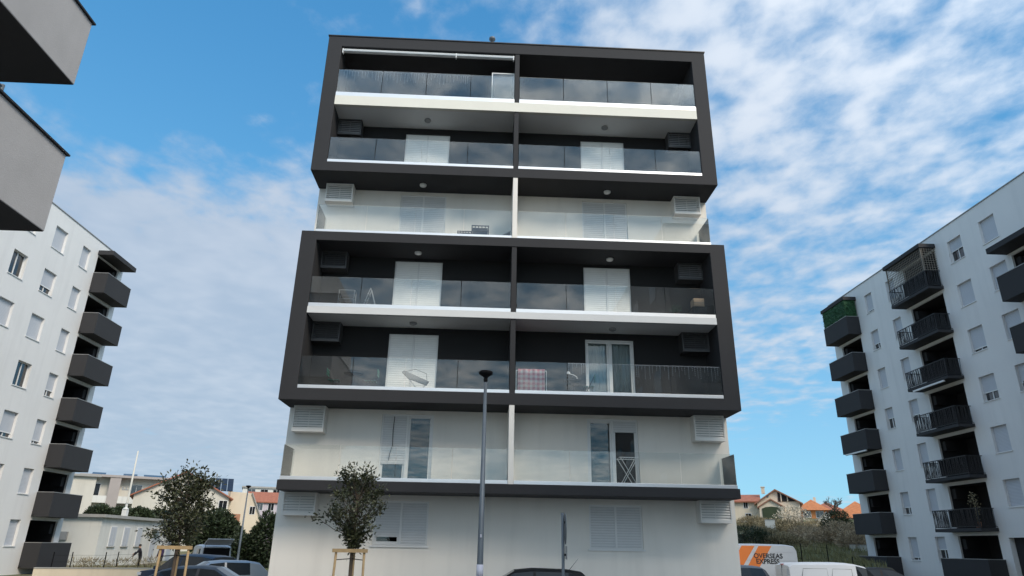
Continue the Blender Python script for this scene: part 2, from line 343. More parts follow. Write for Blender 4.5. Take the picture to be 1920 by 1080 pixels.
# dark rooms behind the openings
for z0, z1 in ((.1, 3.6), (3.75, 6.6), (6.7, 9.7), (9.85, 12.9), (13.05, 15.55), (15.7, 18.6), (18.75, 21.5)):
    q = MB(); y = 1.83 if z0 < 18 else 3.93
    for a, b in ((-7.6, -.1), (.1, 7.6)):
        q.quad((a, y+2.4, z0), (b, y+2.4, z0), (b, y+2.4, z1), (a, y+2.4, z1)); q.quad((a, y, z0), (b, y, z0), (b, y+2.4, z0), (a, y+2.4, z0)); q.quad((a, y, z1), (b, y, z1), (b, y+2.4, z1), (a, y+2.4, z1))
        q.quad((a, y, z0), (a, y+2.4, z0), (a, y+2.4, z1), (a, y, z1)); q.quad((b, y, z0), (b, y+2.4, z0), (b, y+2.4, z1), (b, y, z1))
    q.build('room_lining', 'interior', B)
def frame(z0, z1, i0, i1):
    x, ix = 8.0, 7.42
    # weld into one clean ring: outer and inner loops on the front plane
    q = MB(); o = [(-x, z0), (x, z0), (x, z1), (-x, z1)]; n = [(-ix, i0), (ix, i0), (ix, i1), (-ix, i1)]; yb = W-.003
    for k in range(4):
        a, b = o[k], o[(k+1) % 4]; c, d = n[(k+1) % 4], n[k]
        q.quad((a[0], 0, a[1]), (b[0], 0, b[1]), (c[0], 0, c[1]), (d[0], 0, d[1])); q.quad((a[0], yb, a[1]), (b[0], yb, b[1]), (c[0], yb, c[1]), (d[0], yb, d[1]))
        q.quad((a[0], 0, a[1]), (b[0], 0, b[1]), (b[0], yb, b[1]), (a[0], yb, a[1])); q.quad((d[0], 0, d[1]), (c[0], 0, c[1]), (c[0], yb, c[1]), (d[0], yb, d[1]))
    me = q.mesh('balcony_frame', off=B.location); bm = bmesh.new(); bm.from_mesh(me); bmesh.ops.remove_doubles(bm, verts=bm.verts, dist=1e-4); bmesh.ops.recalc_face_normals(bm, faces=bm.faces); bm.to_mesh(me); bm.free()
    ob = newobj('balcony_frame', me, 'dark_render', B); bv = ob.modifiers.new('bevel', 'BEVEL'); bv.width = .015; bv.segments = 2; bv.limit_method = 'ANGLE'
frame(6.64, 13.0, 7.05, 12.63)
frame(15.6, 22.08, 16.0, 21.58)
# closed side walls / ceiling of the set-back top floor, roof and parapet cap
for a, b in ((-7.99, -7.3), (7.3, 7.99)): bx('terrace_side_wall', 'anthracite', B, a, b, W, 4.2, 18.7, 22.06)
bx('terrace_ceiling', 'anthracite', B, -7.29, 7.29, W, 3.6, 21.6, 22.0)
bx('roof', 'concrete', B, -7.95, 7.95, W+.01, YB-.02, 22.02, 22.06)
q = MB(); q.box(-8.03, 8.03, -.03, .22, 22.085, 22.13); q.box(-8.03, -7.8, .22, YB, 22.085, 22.13); q.box(7.8, 8.03, .22, YB, 22.085, 22.13); q.box(-7.8, 7.8, YB-.2, YB, 22.085, 22.13); q.build('parapet_cap', 'dark_metal', B)
q = MB(); q.lathe([(.06, 22.0), (.06, 23.1), (.14, 23.13), (.14, 23.22), (.03, 23.32)], (-1.13, 1.0, 0), 12); q.build('roof_vent', 'galv', B, True)
# slabs
bx('balcony_slab', 'cream_fascia', B, -7.42, 7.42, -.01, .16, 18.67, 19.10)
bx('terrace_floor', 'grey_fascia', B, -7.3, 7.3, .161, 3.6, 18.98, 19.10)
bx('balcony_soffit', 'soffit_white', B, -7.42, 7.42, .161, W, 18.672, 18.975)
bx('balcony_slab', 'grey_fascia', B, -7.42, 7.42, -.01, .16, 9.775, 10.02)
bx('balcony_soffit', 'soffit_white', B, -7.42, 7.42, .161, W, 9.777, 10.018)
bx('balcony_slab', 'dark_render', B, -7.66, 7.66, -.02, W-.002, 3.69, 4.01, bev=.012)
# fins
fx0, fx1 = -.125, .055
for z0, z1, mt, y0 in ((19.105, 21.58, 'dark_render', .03), (16.0, 18.668, 'dark_render', .03), (10.022, 12.63, 'dark_render', .03), (7.05, 9.773, 'dark_render', .03), (13.002, 15.598, 'white_render', .02), (4.012, 6.638, 'white_render', .0)):
    bx('partition_fin', mt, B, fx0, fx1, y0, (W if z0 < 19 else 3.6)-.002, z0, z1)
# glass balustrades
def balustrade(z, top, half, ys=.05, rail=.12, returns=False, lift=.005):
    for a, b in ((-half, fx0-.01), (fx1+.01, half)):
        bx('glass_channel', 'alu', B, a, b, ys-.045, ys+.055, z+lift, z+rail, bev=.006)
        n = 4; wd = (b-a)/n
        for k in range(n):
            g = .012
            bx('glass_panel', 'balustrade_glass', B, a+k*wd+g, a+(k+1)*wd-g, ys-.006, ys+.006, z+rail-.03, top)
    if returns:
        for s in (-1, 1):
            xa, xb = sorted((s*half, s*(half-.012)))
            bx('glass_channel', 'alu', B, min(s*half, s*(half-.1)), max(s*half, s*(half-.1)), ys+.06, W-.01, z+lift, z+rail, bev=.006)
            bx('glass_panel', 'balustrade_glass', B, xa, xb, ys+.02, W-.05, z+rail-.03, top)
balustrade(19.10, 20.43, 7.42, .05, .19)
balustrade(16.0, 17.15, 7.41)
balustrade(13.0, 14.17, 7.52, .1, .11, True)
balustrade(10.02, 11.19, 7.41, .05, .14)
balustrade(7.05, 8.2, 7.41, .05)
balustrade(4.01, 5.15, 7.6, .06, .12, True)
# air-conditioner housings
def housing(x0, x1, z0, z1, dark, y0=1.0):
    mt = 'louvre_dark' if dark else 'louvre_white'
    q = MB(); t = .045
    q.box(x0, x0+t, y0, W-.001, z0, z1); q.box(x1-t, x1, y0, W-.001, z0, z1); q.box(x0+t, x1-t, y0, W-.001, z0, z0+.09); q.box(x0+t, x1-t, y0, W-.001, z1-t, z1)
    h = q.build('vent_housing', mt, B)
    q = MB(); n = max(7, int((z1-z0-.13)/.078)); dz = (z1-z0-.09-t)/n
    for k in range(n):
        z = z0+.09+k*dz; sh_ = dz*.72
        q.hexa([(x0+t, y0+.012, z), (x1-t, y0+.012, z), (x1-t, y0+.045, z+sh_), (x0+t, y0+.045, z+sh_), (x0+t, y0+.012, z+.012), (x1-t, y0+.012, z+.012), (x1-t, y0+.045, z+sh_+.012), (x0+t, y0+.045, z+sh_+.012)])
    q.box((x0+x1)/2-.012, (x0+x1)/2+.012, y0+.07, y0+.09, z0+.09, z1-t)
    o = q.build('louvre_slats', 'louvre_mid' if dark and z0 > 11 and (x0 > 0 or z0 > 17) else mt, h); tag(o, kind='stuff')
    q = MB(); q.box(x0+t+.08, x1-t-.08, y0+.16, W-.05, z0+.12, z1-.12); q.build('condenser_unit', 'plastic' if dark else 'lamp_grey', h)
for s in (-1, 1):
    f = (lambda a, b: (a, b)) if s > 0 else (lambda a, b: (-b, -a))
    housing(*f(6.57, 7.67), 2.95, 3.688, False); housing(*f(6.60, 7.70), 5.73, 6.638, False)
    housing(*f(6.40, 7.415), 9.02, 9.775, True); housing(*f(6.44, 7.415), 11.93, 12.628, True)
    housing(*f(6.50, 7.58), 14.80, 15.598, False); housing(*f(6.46, 7.415), 17.93, 18.67, True)
# ceiling lamps
for (z, mt) in ((18.672, 'lamp_grey'), (15.6, 'lamp_glass'), (12.63, 'lamp_glass'), (9.777, 'lamp_grey')):
    for x in (-3.71, 3.73):
        q = MB(); q.lathe([(.135, 0), (.14, -.03), (.125, -.07), (.07, -.095), (.01, -.1)], (x, .84, z-.001), 18); q.build('ceiling_lamp', mt, B, True)
# doors and windows
def opening(a, b, z0, z1, left, right, name='balcony_door', shut='shutter', y=W, curtain=False, frame_mat='white_paint'):
    """left/right: fraction of shutter drop (1 = closed)"""
    q = MB(); t = .06; mid = (a+b)/2; yf = y+.06
    q.box(a, a+t, yf, yf+.1, z0, z1); q.box(b-t, b, yf, yf+.1, z0, z1); q.box(a+t, b-t, yf, yf+.1, z1-t, z1); q.box(a+t, b-t, yf, yf+.1, z0, z0+t); q.box(mid-.035, mid+.035, yf-.02, yf+.1, z0+t, z1-t)
    d = q.build(name, frame_mat, B)
    for (u0, u1, fr) in ((a+t, mid-.035, left), (mid+.035, b-t, right)):
        if fr > 0:
            zb = z1-t-(z1-z0-2*t)*fr
            p = MB(); p.box(u0+.002, u1-.002, yf+.0, yf+.02, zb, z1-t); p.box(u0+.002, u1-.002, yf-.008, yf+.03, zb-.0, zb+.05); p.build('shutter', shut, d)
        if fr < 1:
            p = MB(); s = .07; yy = yf+.04
            p.box(u0, u0+s, yy, yy+.05, z0+t, z1-t); p.box(u1-s, u1, yy, yy+.05, z0+t, z1-t); p.box(u0+s, u1-s, yy, yy+.05, z1-t-s, z1-t); p.box(u0+s, u1-s, yy, yy+.05, z0+t, z0+t+s); p.build('sash', frame_mat, d)
            bx('pane', 'window_glass', d, u0+s, u1-s, yy+.02, yy+.03, z0+t+s, z1-t-s)
            if curtain:
                p = MB(); n = 22; pts = []
                for k in range(n+1):
                    x = u0+.02+(u1-u0-.04)*k/n; pts.append((x, y+.27+.02*math.sin(k*1.9)+.01*math.sin(k*.7)))
                for k in range(n): p.quad((*pts[k], z0+.03), (*pts[k+1], z0+.03), (*pts[k+1], z1-.05), (*pts[k], z1-.05))
                c = p.build('curtain', 'curtain', d)
    return d
opening(*DL, 16.0, 18.4, 1, 1); opening(*DR, 16.0, 18.4, 1, 1)
opening(*DL, 13.0, 15.47, 1, 1, shut='shutter_grey'); opening(*DR, 13.0, 15.47, 1, 1, shut='shutter_grey')
opening(*DL, 10.03, 12.52, 1, 1); opening(*DR, 10.03, 12.52, 1, 1)
opening(*DL, 7.07, 9.53, 1, 1); opening(*DR, 7.07, 9.53, 0, 0, curtain=True)
opening(*DL, 4.02, 6.5, .72, 0, shut='shutter_grey', curtain=False)
dr = opening(*DR, 4.02, 6.5, 0, .17, shut='shutter_grey')
for a, b in ((-6.6, -2.2), (2.2, 6.6)): opening(a, b, 19.15, 21.4, 0, 0, y=3.6, frame_mat='dark_metal')
g1 = opening(*DL, 2.05, 3.5, .84, 1, 'window', 'shutter_grey'); g2 = opening(*DR, 2.05, 3.5, 1, 1, 'window', 'shutter_grey')
for g, (a, b) in ((g1, DL), (g2, DR)): bx('sill', 'white_paint', g, a-.06, b+.06, W-.05, W+.06, 2.0, 2.05)
# wire hanging from the first-floor shutter, small grille flap
q = MB(); q.tube([(-4.2, 1.47, 6.4), (-4.22, 1.46, 5.9), (-4.2, 1.46, 5.4), (-4.27, 1.46, 5.1), (-4.3, 1.47, 4.85)], .012, 5); q.build('hanging_cable', 'black', B)
# awning of the top terrace
q = MB(); q.tube([(-7.38, .12, 21.5), (-.16, .12, 21.5)], .045, 10); q.box(-7.38, -.16, .18, .26, 21.44, 21.57)
a_ = q.build('awning', 'white_paint', B)
q = MB(); q.tube([(-7.36, .05, 21.40), (-.18, .05, 21.40)], .03, 8); q.build('front_bar', 'alu', a_)
for x in (-7.36, -2.62, -.2):
    q = MB(); q.box(x-.02, x+.02, .03, .16, 21.28, 21.5); q.build('bracket', 'white_paint', a_)
# ================================================================== balcony things
def chair(loc, rz, label, material, group=None):
    t = thing('folding_chair', label, 'chair', loc, rz, group)
    q = MB(); 
    for k in range(4): q.box(-.2, .2, -.19+k*.1, -.11+k*.1, .43, .45)
    q.build('seat', material, t, off=(0, 0, 0))
    for z in (.62, .72, .80): p = MB(); p.box(-.2, .2, .235, .25, z, z+.06); p.build('back_slat', material, t, off=(0, 0, 0))
    for s in (-1, 1):
        p = MB(); p.tube([(s*.2, -.2, .0), (s*.2, .24, .88)], .011, 6); p.build('leg', 'dark_metal', t, off=(0, 0, 0))
        p = MB(); p.tube([(s*.18, .22, .0), (s*.18, -.18, .44)], .011, 6); p.build('leg', 'dark_metal', t, off=(0, 0, 0))
    return t
def round_table(loc, label):
    t = thing('round_table', label, 'table', loc)
    q = MB(); q.lathe([(.33, .70), (.35, .71), (.35, .73), (.33, .74)], (0, 0, 0), 20); q.build('table_top', 'dark_metal', t, off=(0, 0, 0))
    q = MB(); q.tube([(0, 0, .02), (0, 0, .7)], .025, 8); q.build('column', 'dark_metal', t, off=(0, 0, 0))
    for k in range(3):
        a = k*2.094; q = MB(); q.tube([(0, 0, .12), (.27*math.cos(a), .27*math.sin(a), .012)], .012, 6); q.build('leg', 'dark_metal', t, off=(0, 0, 0))
def drying_rack(loc, rz, label, h=.95, wd=.62):
    t = thing('drying_rack', label, 'drying rack', loc, rz)
    for s in (-1, 1):
        q = MB(); q.tube([(s*wd/2, -.3, .0), (s*wd/2, .3, h)], .012, 6); q.build('leg', 'white_paint', t, off=(0, 0, 0))
        q = MB(); q.tube([(s*wd/2*.9, .3, .0), (s*wd/2*.9, -.3, h)], .012, 6); q.build('leg', 'white_paint', t, off=(0, 0, 0))
    q = MB()
    for k in range(8): y = -.34+k*.095; q.tube([(-wd/2-.02, y, h), (wd/2+.02, y, h)], .006, 5)
    q.tube([(-wd/2-.02, -.34, h), (-wd/2-.02, .34, h)], .011, 6); q.tube([(wd/2+.02, -.34, h), (wd/2+.02, .34, h)], .011, 6)
    tag(q.build('wire_top', 'white_paint', t, off=(0, 0, 0)), kind='stuff')
    return t
def string_light(x0, x1, ztop, y, label, seed, drop=(.1, .42)):
    t = thing('string_light', label, 'string light', (x0, y, ztop))
    rnd = random.Random(seed); q = MB(); b = MB(); x = x0
    q.tube([(x0, y, ztop), (x1, y, ztop)], .006, 4)
    while x < x1:
        d = rnd.uniform(*drop); xx = x+rnd.uniform(-.02, .02); q.tube([(x, y, ztop), (xx, y, ztop-d)], .003, 3)
        for k in range(int(d/.07)+1):
            z = ztop-d+k*.07; b.box(xx-.009, xx+.009, y-.009, y+.009, z-.012, z+.012)
        x += rnd.uniform(.09, .16)
    q.build('cable', 'bulb', t); tag(b.build('bulbs', 'bulb', t), kind='stuff')
string_light(-7.2, -1.9, 20.40, .085, 'icicle string light hung behind the glass of the roof-level balcony', 3, (.15, .5))
string_light(1.95, 7.38, 8.19, .085, 'icicle string light hung behind the glass beside the curtained door', 5, (.12, .5))
# framed screen on the top terrace
t = thing('wind_screen', 'tall white framed glass screen beside the dark partition of the roof-level balcony', 'screen', (-.62, .35, 19.102))
bx('pane', 'balustrade_glass', t, -1.05, -.17, .345, .355, 19.16, 20.78)
q = MB(); q.box(-1.09, -1.05, .33, .37, 19.102, 20.82); q.box(-.17, -.14, .33, .37, 19.102, 20.82); q.box(-1.05, -.17, .33, .37, 20.78, 20.82); q.box(-1.05, -.17, .33, .37, 19.102, 19.16); q.build('screen_frame', 'white_paint', t)
# fourth-floor balcony: blue crates and a leaning board
def crate(loc, dims, label):
    t = thing('storage_crate', label, 'crate', loc); a, b, h = dims; q = MB()
    q.box(-a, a, -b, b, 0, .03)
    for k in range(6): x = -a+2*a*k/5; q.box(x-.015, x+.015, -b-.0, -b+.02, .03, h); q.box(x-.015, x+.015, b-.02, b, .03, h)
    for z in (.25*h, .6*h, h-.03): q.box(-a-.01, a+.01, -b-.01, -b+.024, z, z+.03); q.box(-a-.01, a+.01, b-.024, b+.01, z, z+.03); q.box(-a-.01, -a+.02, -b, b, z, z+.03); q.box(a-.02, a+.01, -b, b, z, z+.03)
    q.build('basket', 'navy_mesh', t, off=(0, 0, 0))
    q = MB(); q.box(-a+.03, a-.03, -b+.03, b-.03, .031, h*.85); q.build('contents', 'navy_mesh', t, off=(0, 0, 0))
crate((-1.35, .55, 13.002), (.32, .22, .62), 'tall blue slatted crate on the balcony with white walls between the dark frames')
crate((-1.95, .52, 13.002), (.26, .2, .36), 'low blue slatted crate beside the tall crate')
t = thing('deck_chair', 'grey folded deck chair lying against the white partition', 'chair', (-.5, .6, 13.002))
q = MB(); q.hexa([(-.85, .35, 13.03), (-.18, .35, 13.42), (-.18, .85, 13.42), (-.85, .85, 13.03), (-.85, .35, 13.06), (-.18, .35, 13.45), (-.18, .85, 13.45), (-.85, .85, 13.06)]); q.build('fabric', 'lamp_grey', t)
for y in (.36, .84): q = MB(); q.tube([(-.9, y, 13.015), (-.15, y, 13.46)], .012, 6); q.build('frame_bar', 'alu', t); q = MB(); q.tube([(-.2, y, 13.015), (-.5, y, 13.25)], .012, 6); q.build('leg', 'alu', t)
# third-floor: plant, boxes, folded chairs
t = thing('potted_plant', 'bushy green plant in a terracotta pot beside the cardboard box', 'plant', (6.1, .55, 10.022))
q = MB(); q.lathe([(.11, 0), (.16, .24), (.175, .25), (.175, .29), (.14, .29)], (0, 0, 0), 14); q.build('pot', 'terracotta', t, True, off=(0, 0, 0))
rnd = random.Random(2); q = MB()
for k in range(140):
    a = rnd.uniform(0, 6.28); e = rnd.uniform(-.1, 1.3); r = rnd.uniform(.06, .3); p = Vector((math.cos(a)*math.cos(e), math.sin(a)*math.cos(e), math.sin(e)))*r+Vector((0, 0, .36)); d = Vector((rnd.uniform(-1, 1), rnd.uniform(-1, 1), rnd.uniform(-.2, 1))).normalized()*.07; n = d.orthogonal().normalized()*.022
    q.quad(p, p+d*.5+n, p+d, p+d*.5-n)
q.build('leaves', 'ivy', t, off=(0, 0, 0))
t = thing('cardboard_box', 'brown cardboard box standing on a dark cabinet in the balcony corner', 'box', (6.98, .65, 10.60))
bx('carton', 'cardboard', t, 6.78, 7.18, .45, .85, 10.604, 10.95)
q = MB(); q.box(6.78, 7.18, .445, .45, 10.76, 10.79); q.build('tape', 'trellis', t)
t = thing('storage_cabinet', 'low dark cabinet under the cardboard box', 'cabinet', (6.98, .65, 10.022))
bx('carcass', 'plastic', t, 6.72, 7.24, .40, .92, 10.022, 10.58); bx('top_board', 'dark_metal', t, 6.70, 7.26, .38, .94, 10.58, 10.602)
for a in (6.74, 6.99): bx('cabinet_door', 'dark_metal', t, a, a+.23, .385, .4, 10.06, 10.55)
def rack_shelf(x, z, label):
    t = thing('shelf_rack', label, 'rack', (x, .7, z))
    for sx in (-.28, .28):
        for sy in (-.16, .16): q = MB(); q.tube([(sx, sy, 0), (sx, sy, .85)], .012, 6); q.build('post', 'lamp_grey', t, off=(0, 0, 0))
    for k in (.15, .5, .84): q = MB(); q.box(-.3, .3, -.18, .18, k, k+.015); q.build('shelf', 'lamp_grey', t, off=(0, 0, 0))
rack_shelf(-6.2, 10.022, 'grey shelf rack under the dark louvred housing of the pale-fasciaed balcony')
t = thing('step_ladder', 'grey step ladder folded open beside the shelf rack', 'ladder', (-5.35, .75, 10.022))
for s in (-1, 1): q = MB(); q.tube([(-.3, s*.18, 0), (0, s*.12, 1.0)], .014, 6); q.build('rail', 'lamp_grey', t, off=(0, 0, 0)); q = MB(); q.tube([(.3, s*.18, 0), (0, s*.12, 1.0)], .014, 6); q.build('leg', 'lamp_grey', t, off=(0, 0, 0))
for k in range(3): f = .25+k*.25; q = MB(); q.box(-.3*(1-f)-.04, -.3*(1-f)+.04, -.16, .16, f-.01, f+.01); q.build('tread', 'lamp_grey', t, off=(0, 0, 0))
# second floor left: two green chairs, table, rack
chair((-6.35, .75, 7.052), R(90), 'green slatted folding chair on the housing side of the round table', 'green_plastic', None)
chair((-5.05, .75, 7.052), R(-90), 'green slatted folding chair between the round table and the white shutter', 'green_plastic', None)
round_table((-5.7, .8, 7.052), 'round black table between two green folding chairs')
t = thing('ironing_board', 'grey ironing board folded against the closed white shutter', 'ironing board', (-3.6, .8, 7.052))
q = MB(); q.prism([(-3.98, 7.88), (-3.9, 7.93), (-3.0, 7.56), (-3.08, 7.42), (-3.75, 7.66)], 1, .72, .86); q.build('board', 'lamp_grey', t)
for a in ((-3.85, 7.8, -3.2, 7.054), (-3.05, 7.5, -3.45, 7.054)): q = MB(); q.tube([(a[0], .79, a[1]), (a[2], .79, a[3])], .014, 6); q.build('leg', 'white_paint', t)
q = MB(); q.tube([(-3.9, .79, 7.9), (-3.5, .79, 8.0), (-3.1, .79, 7.85), (-3.05, .79, 7.5)], .008, 5); q.build('hose_loop', 'plastic', t)
# second floor right: checked blanket on a rack, table with lamp, green chair
t = thing('checked_blanket', 'pink and white checked blanket hung over a rack by the dark partition', 'blanket', (.65, .45, 7.052))
def check_mat():
    m = bpy.data.materials.new('pink_check'); m.use_nodes = True; tr = m.node_tree; b = tr.nodes['Principled BSDF']; b.inputs['Roughness'].default_value = .9
    g = tr.nodes.new('ShaderNodeTexCoord'); s = tr.nodes.new('ShaderNodeSeparateXYZ'); tr.links.new(g.outputs['Object'], s.inputs[0]); outs = []
    for ax in (0, 2):
        a = tr.nodes.new('ShaderNodeMath'); a.operation = 'PINGPONG'; a.inputs[1].default_value = .085; tr.links.new(s.outputs[ax], a.inputs[0])
        c = tr.nodes.new('ShaderNodeMath'); c.operation = 'GREATER_THAN'; c.inputs[1].default_value = .042; tr.links.new(a.outputs[0], c.inputs[0]); outs.append(c.outputs[0])
    ad = tr.nodes.new('ShaderNodeMath'); ad.operation = 'ADD'; tr.links.new(outs[0], ad.inputs[0]); tr.links.new(outs[1], ad.inputs[1])
    dv = tr.nodes.new('ShaderNodeMath'); dv.operation = 'DIVIDE'; dv.inputs[1].default_value = 2; tr.links.new(ad.outputs[0], dv.inputs[0])
    r = tr.nodes.new('ShaderNodeValToRGB'); r.color_ramp.interpolation = 'CONSTANT'; e = r.color_ramp.elements; e[0].position = 0; e[0].color = (.88, .76, .74, 1); e[1].position = .4; e[1].color = (.78, .46, .47, 1)
    n = e.new(.9); n.color = (.62, .22, .26, 1); tr.links.new(dv.outputs[0], r.inputs[0]); tr.links.new(r.outputs[0], b.inputs['Base Color']); M['pink_check'] = m
check_mat()
q = MB(); n = 14
def drape(y0, zlo, zhi):
    for k in range(n):
        xa, xb = .18+.95*k/n, .18+.95*(k+1)/n; ya, yb = y0+.025*math.sin(k*1.3), y0+.025*math.sin((k+1)*1.3)
        q.quad((xa, ya, zlo), (xb, yb, zlo), (xb, yb, zhi), (xa, ya, zhi))
drape(.30, 7.12, 8.0); drape(.52, 7.3, 8.0)
for k in range(n):
    xa, xb = .18+.95*k/n, .18+.95*(k+1)/n; ya, yb = .025*math.sin(k*1.3), .025*math.sin((k+1)*1.3); q.quad((xa, .3+ya, 8.0), (xb, .3+yb, 8.0), (xb, .52+yb, 8.0), (xa, .52+ya, 8.0))
q.build('cloth', 'pink_check', t, True)
t = thing('clothes_rail', 'thin metal rail holding the checked blanket', 'rail', (.65, .42, 7.052))
q = MB(); q.tube([(.12, .41, 7.97), (1.2, .41, 7.97)], .014, 6); q.build('bar', 'alu', t)
for x in (.12, 1.2): q = MB(); q.tube([(x, .41, 7.97), (x, .41, 7.06)], .012, 6); q.tube([(x, .2, 7.06), (x, .62, 7.06)], .012, 6); q.build('leg', 'alu', t)
chair((2.75, .75, 7.052), R(-95), 'green slatted folding chair beside the dark side table by the curtained door', 'green_plastic')
t = thing('side_table', 'small dark folding table behind the glass by the curtained door', 'table', (2.15, .7, 7.052))
bx('table_top', 'dark_metal', t, 1.9, 2.45, .45, .95, 7.70, 7.73)
for a, b in ((1.95, 2.4), (2.4, 1.95)):
    for y in (.5, .9): q = MB(); q.tube([(a, y, 7.70), (b, y, 7.054)], .013, 6); q.build('leg', 'dark_metal', t)
t = thing('table_lamp', 'white bent-neck lamp standing on the small dark table', 'lamp', (2.2, .7, 7.732))
q = MB(); q.lathe([(.07, 7.732), (.07, 7.75), (.02, 7.76)], (2.35, .7, 0), 12); q.build('base', 'white_paint', t)
q = MB(); q.tube([(2.35, .7, 7.755), (2.33, .7, 7.86), (2.2, .7, 7.93), (2.05, .7, 7.97)], .016, 7); q.build('neck', 'white_paint', t)
q = MB(); q.lathe([(.07, 7.94), (.06, 8.02), (.025, 8.05)], (2.03, .7, 0), 12); q.build('lamp_shade', 'white_paint', t)
drying_rack((4.05, .7, 4.012), R(90), 'white folding drying rack with crossed legs by the half-open door', 1.0, .55)
# small white lamp head and cloth on the left block balcony come with the blocks
# ================================================================== side apartment blocks
def window_proto(w):
    """opening facing +X, origin at sill centre, height 1.5; returns dict of meshes"""
    h = 1.5; q = MB(); a = w/2; t = .05
    q.box(-.25, -.19, -a, -a+t, 0, h); q.box(-.25, -.19, a-t, a, 0, h); q.box(-.25, -.19, -a+t, a-t, 0, t); q.box(-.25, -.19, -a+t, a-t, h-t, h); q.box(-.245, -.18, -.03, .03, t, h-t)
    fr = q.mesh('window'); q = MB(); q.box(-.23, -.22, -a+t, a-t, t, h-t); pane = q.mesh('pane')
    q = MB(); q.box(-.19, .05, -a-.05, a+.05, -.045, 0.0); sill = q.mesh('sill')
    q = MB(); q.box(-.178, -.16, -a, a, 0, 1.0); sh = q.mesh('shutter')
    q = MB(); q.box(-.18, -.145, -a, a, -.03, .03); slat = q.mesh('shutter_rail')
    for me, mt in ((fr, 'white_paint'), (pane, 'dark_pane'), (sill, 'white_paint'), (sh, 'shutter_pale'), (slat, 'white_paint')): me.materials.append(M[mt])
    return dict(fr=fr, pane=pane, sill=sill, sh=sh, slat=slat)
PROT = {w: window_proto(w) for w in (1.0, 1.3)}
def put_window(root, wx, y, z, w, openf, sgn):
    p = PROT[w]; o = newobj('window', p['fr'], None, root); o.location = Vector((wx, y, z))-root.location; o.rotation_euler = (0, 0, 0 if sgn > 0 else math.pi)
    newobj('sill', p['sill'], None, o); newobj('pane', p['pane'], None, o)
    if openf < 1:
        s = newobj('shutter', p['sh'], None, o); s.location.z = 1.5*openf; s.scale.z = 1.5*(1-openf)
        r = newobj('shutter_rail', p['slat'], None, o); r.location.z = 1.5*openf+.03
def balcony_solid(root, sgn, wx, y0, y1, zf, mt='block_dark'):
    """parapet box: zf = floor level; sgn = outward direction"""
    o0, o1 = wx+sgn*.002, wx+sgn*1.06; q = MB(); t = .13; zb, zt = zf-.17, zf+1.29
    xs = lambda a, b: (min(a, b), max(a, b))
    q.box(*xs(o0, o1-sgn*t), y0+t, y1-t, zb, zf); q.box(*xs(o1-sgn*t, o1), y0, y1, zb, zt); q.box(*xs(o0, o1-sgn*t), y0, y0+t, zb, zt); q.box(*xs(o0, o1-sgn*t), y1-t, y1, zb, zt)
    b = q.build('balcony', mt, root)
    q = MB(); e = .015
    q.box(*xs(o1-sgn*(t+e), o1+sgn*e), y0-e, y1+e, zt, zt+.03); q.box(*xs(o0, o1-sgn*(t+e)), y0-e, y0+t+e, zt, zt+.03); q.box(*xs(o0, o1-sgn*(t+e)), y1-t-e, y1+e, zt, zt+.03); q.build('coping', 'coping', b)
    q = MB(); q.tube([(wx+sgn*.10, y0-.02, zb+.12), (wx+sgn*.10, y0-.10, zb+.12)], .04, 8); q.build('spout', 'block_dark', b)
    return b
def balcony_bars(root, sgn, wx, y0, y1, zf, seed):
    o0, o1 = wx+sgn*.002, wx+sgn*1.06; xs = lambda a, b: (min(a, b), max(a, b)); zb, zt = zf-.17, zf+1.12
    q = MB(); q.box(*xs(o0, o1), y0, y1, zb, zf+.02); b = q.build('balcony', 'block_dark', root)
    q = MB(); rnd = random.Random(seed)
    xo = o1-sgn*.04
    q.box(*xs(xo-.025, xo+.025), y0+.02, y1-.02, zt-.04, zt); q.box(*xs(xo-.02, xo+.02), y0+.02, y1-.02, zf+.08, zf+.11)
    for y in (y0+.04, y1-.04): q.box(*xs(o0, xo), y-.02, y+.02, zt-.04, zt); q.box(*xs(o0, xo), y-.02, y+.02, zf+.08, zf+.11)
    for y in (y0+.04, y1-.04, (y0+y1)/2): q.tube([(xo, y, zf), (xo, y, zt)], .025, 6)
    q.build('railing', 'dark_metal', b)
    q = MB(); y = y0+.12
    while y < y1-.1:
        l = rnd.uniform(-.11, .11); q.tube([(xo, y, zf+.1), (xo, max(y0+.05, min(y1-.05, y+l)), zt-.03)], .016, 4, False); y += .072
    for ye in (y0+.04, y1-.04):
        x = .1
        while x < .98:
            l = rnd.uniform(-.09, .09); q.tube([(wx+sgn*x, ye, zf+.1), (wx+sgn*max(.03, min(1.0, x+l)), ye, zt-.03)], .016, 4, False); x += .075
    tag(q.build('railing_bars', 'dark_metal', b), kind='stuff')
    ya = y0+.05 if seed % 2 else y0+.3; ybb = y0+(y1-y0)*.62
    q = MB(); q.box(*xs(xo-sgn*.03, xo-sgn*.04), ya, ybb, zf+.1, zt-.05); q.build('privacy_cloth', 'black', b)
    return b
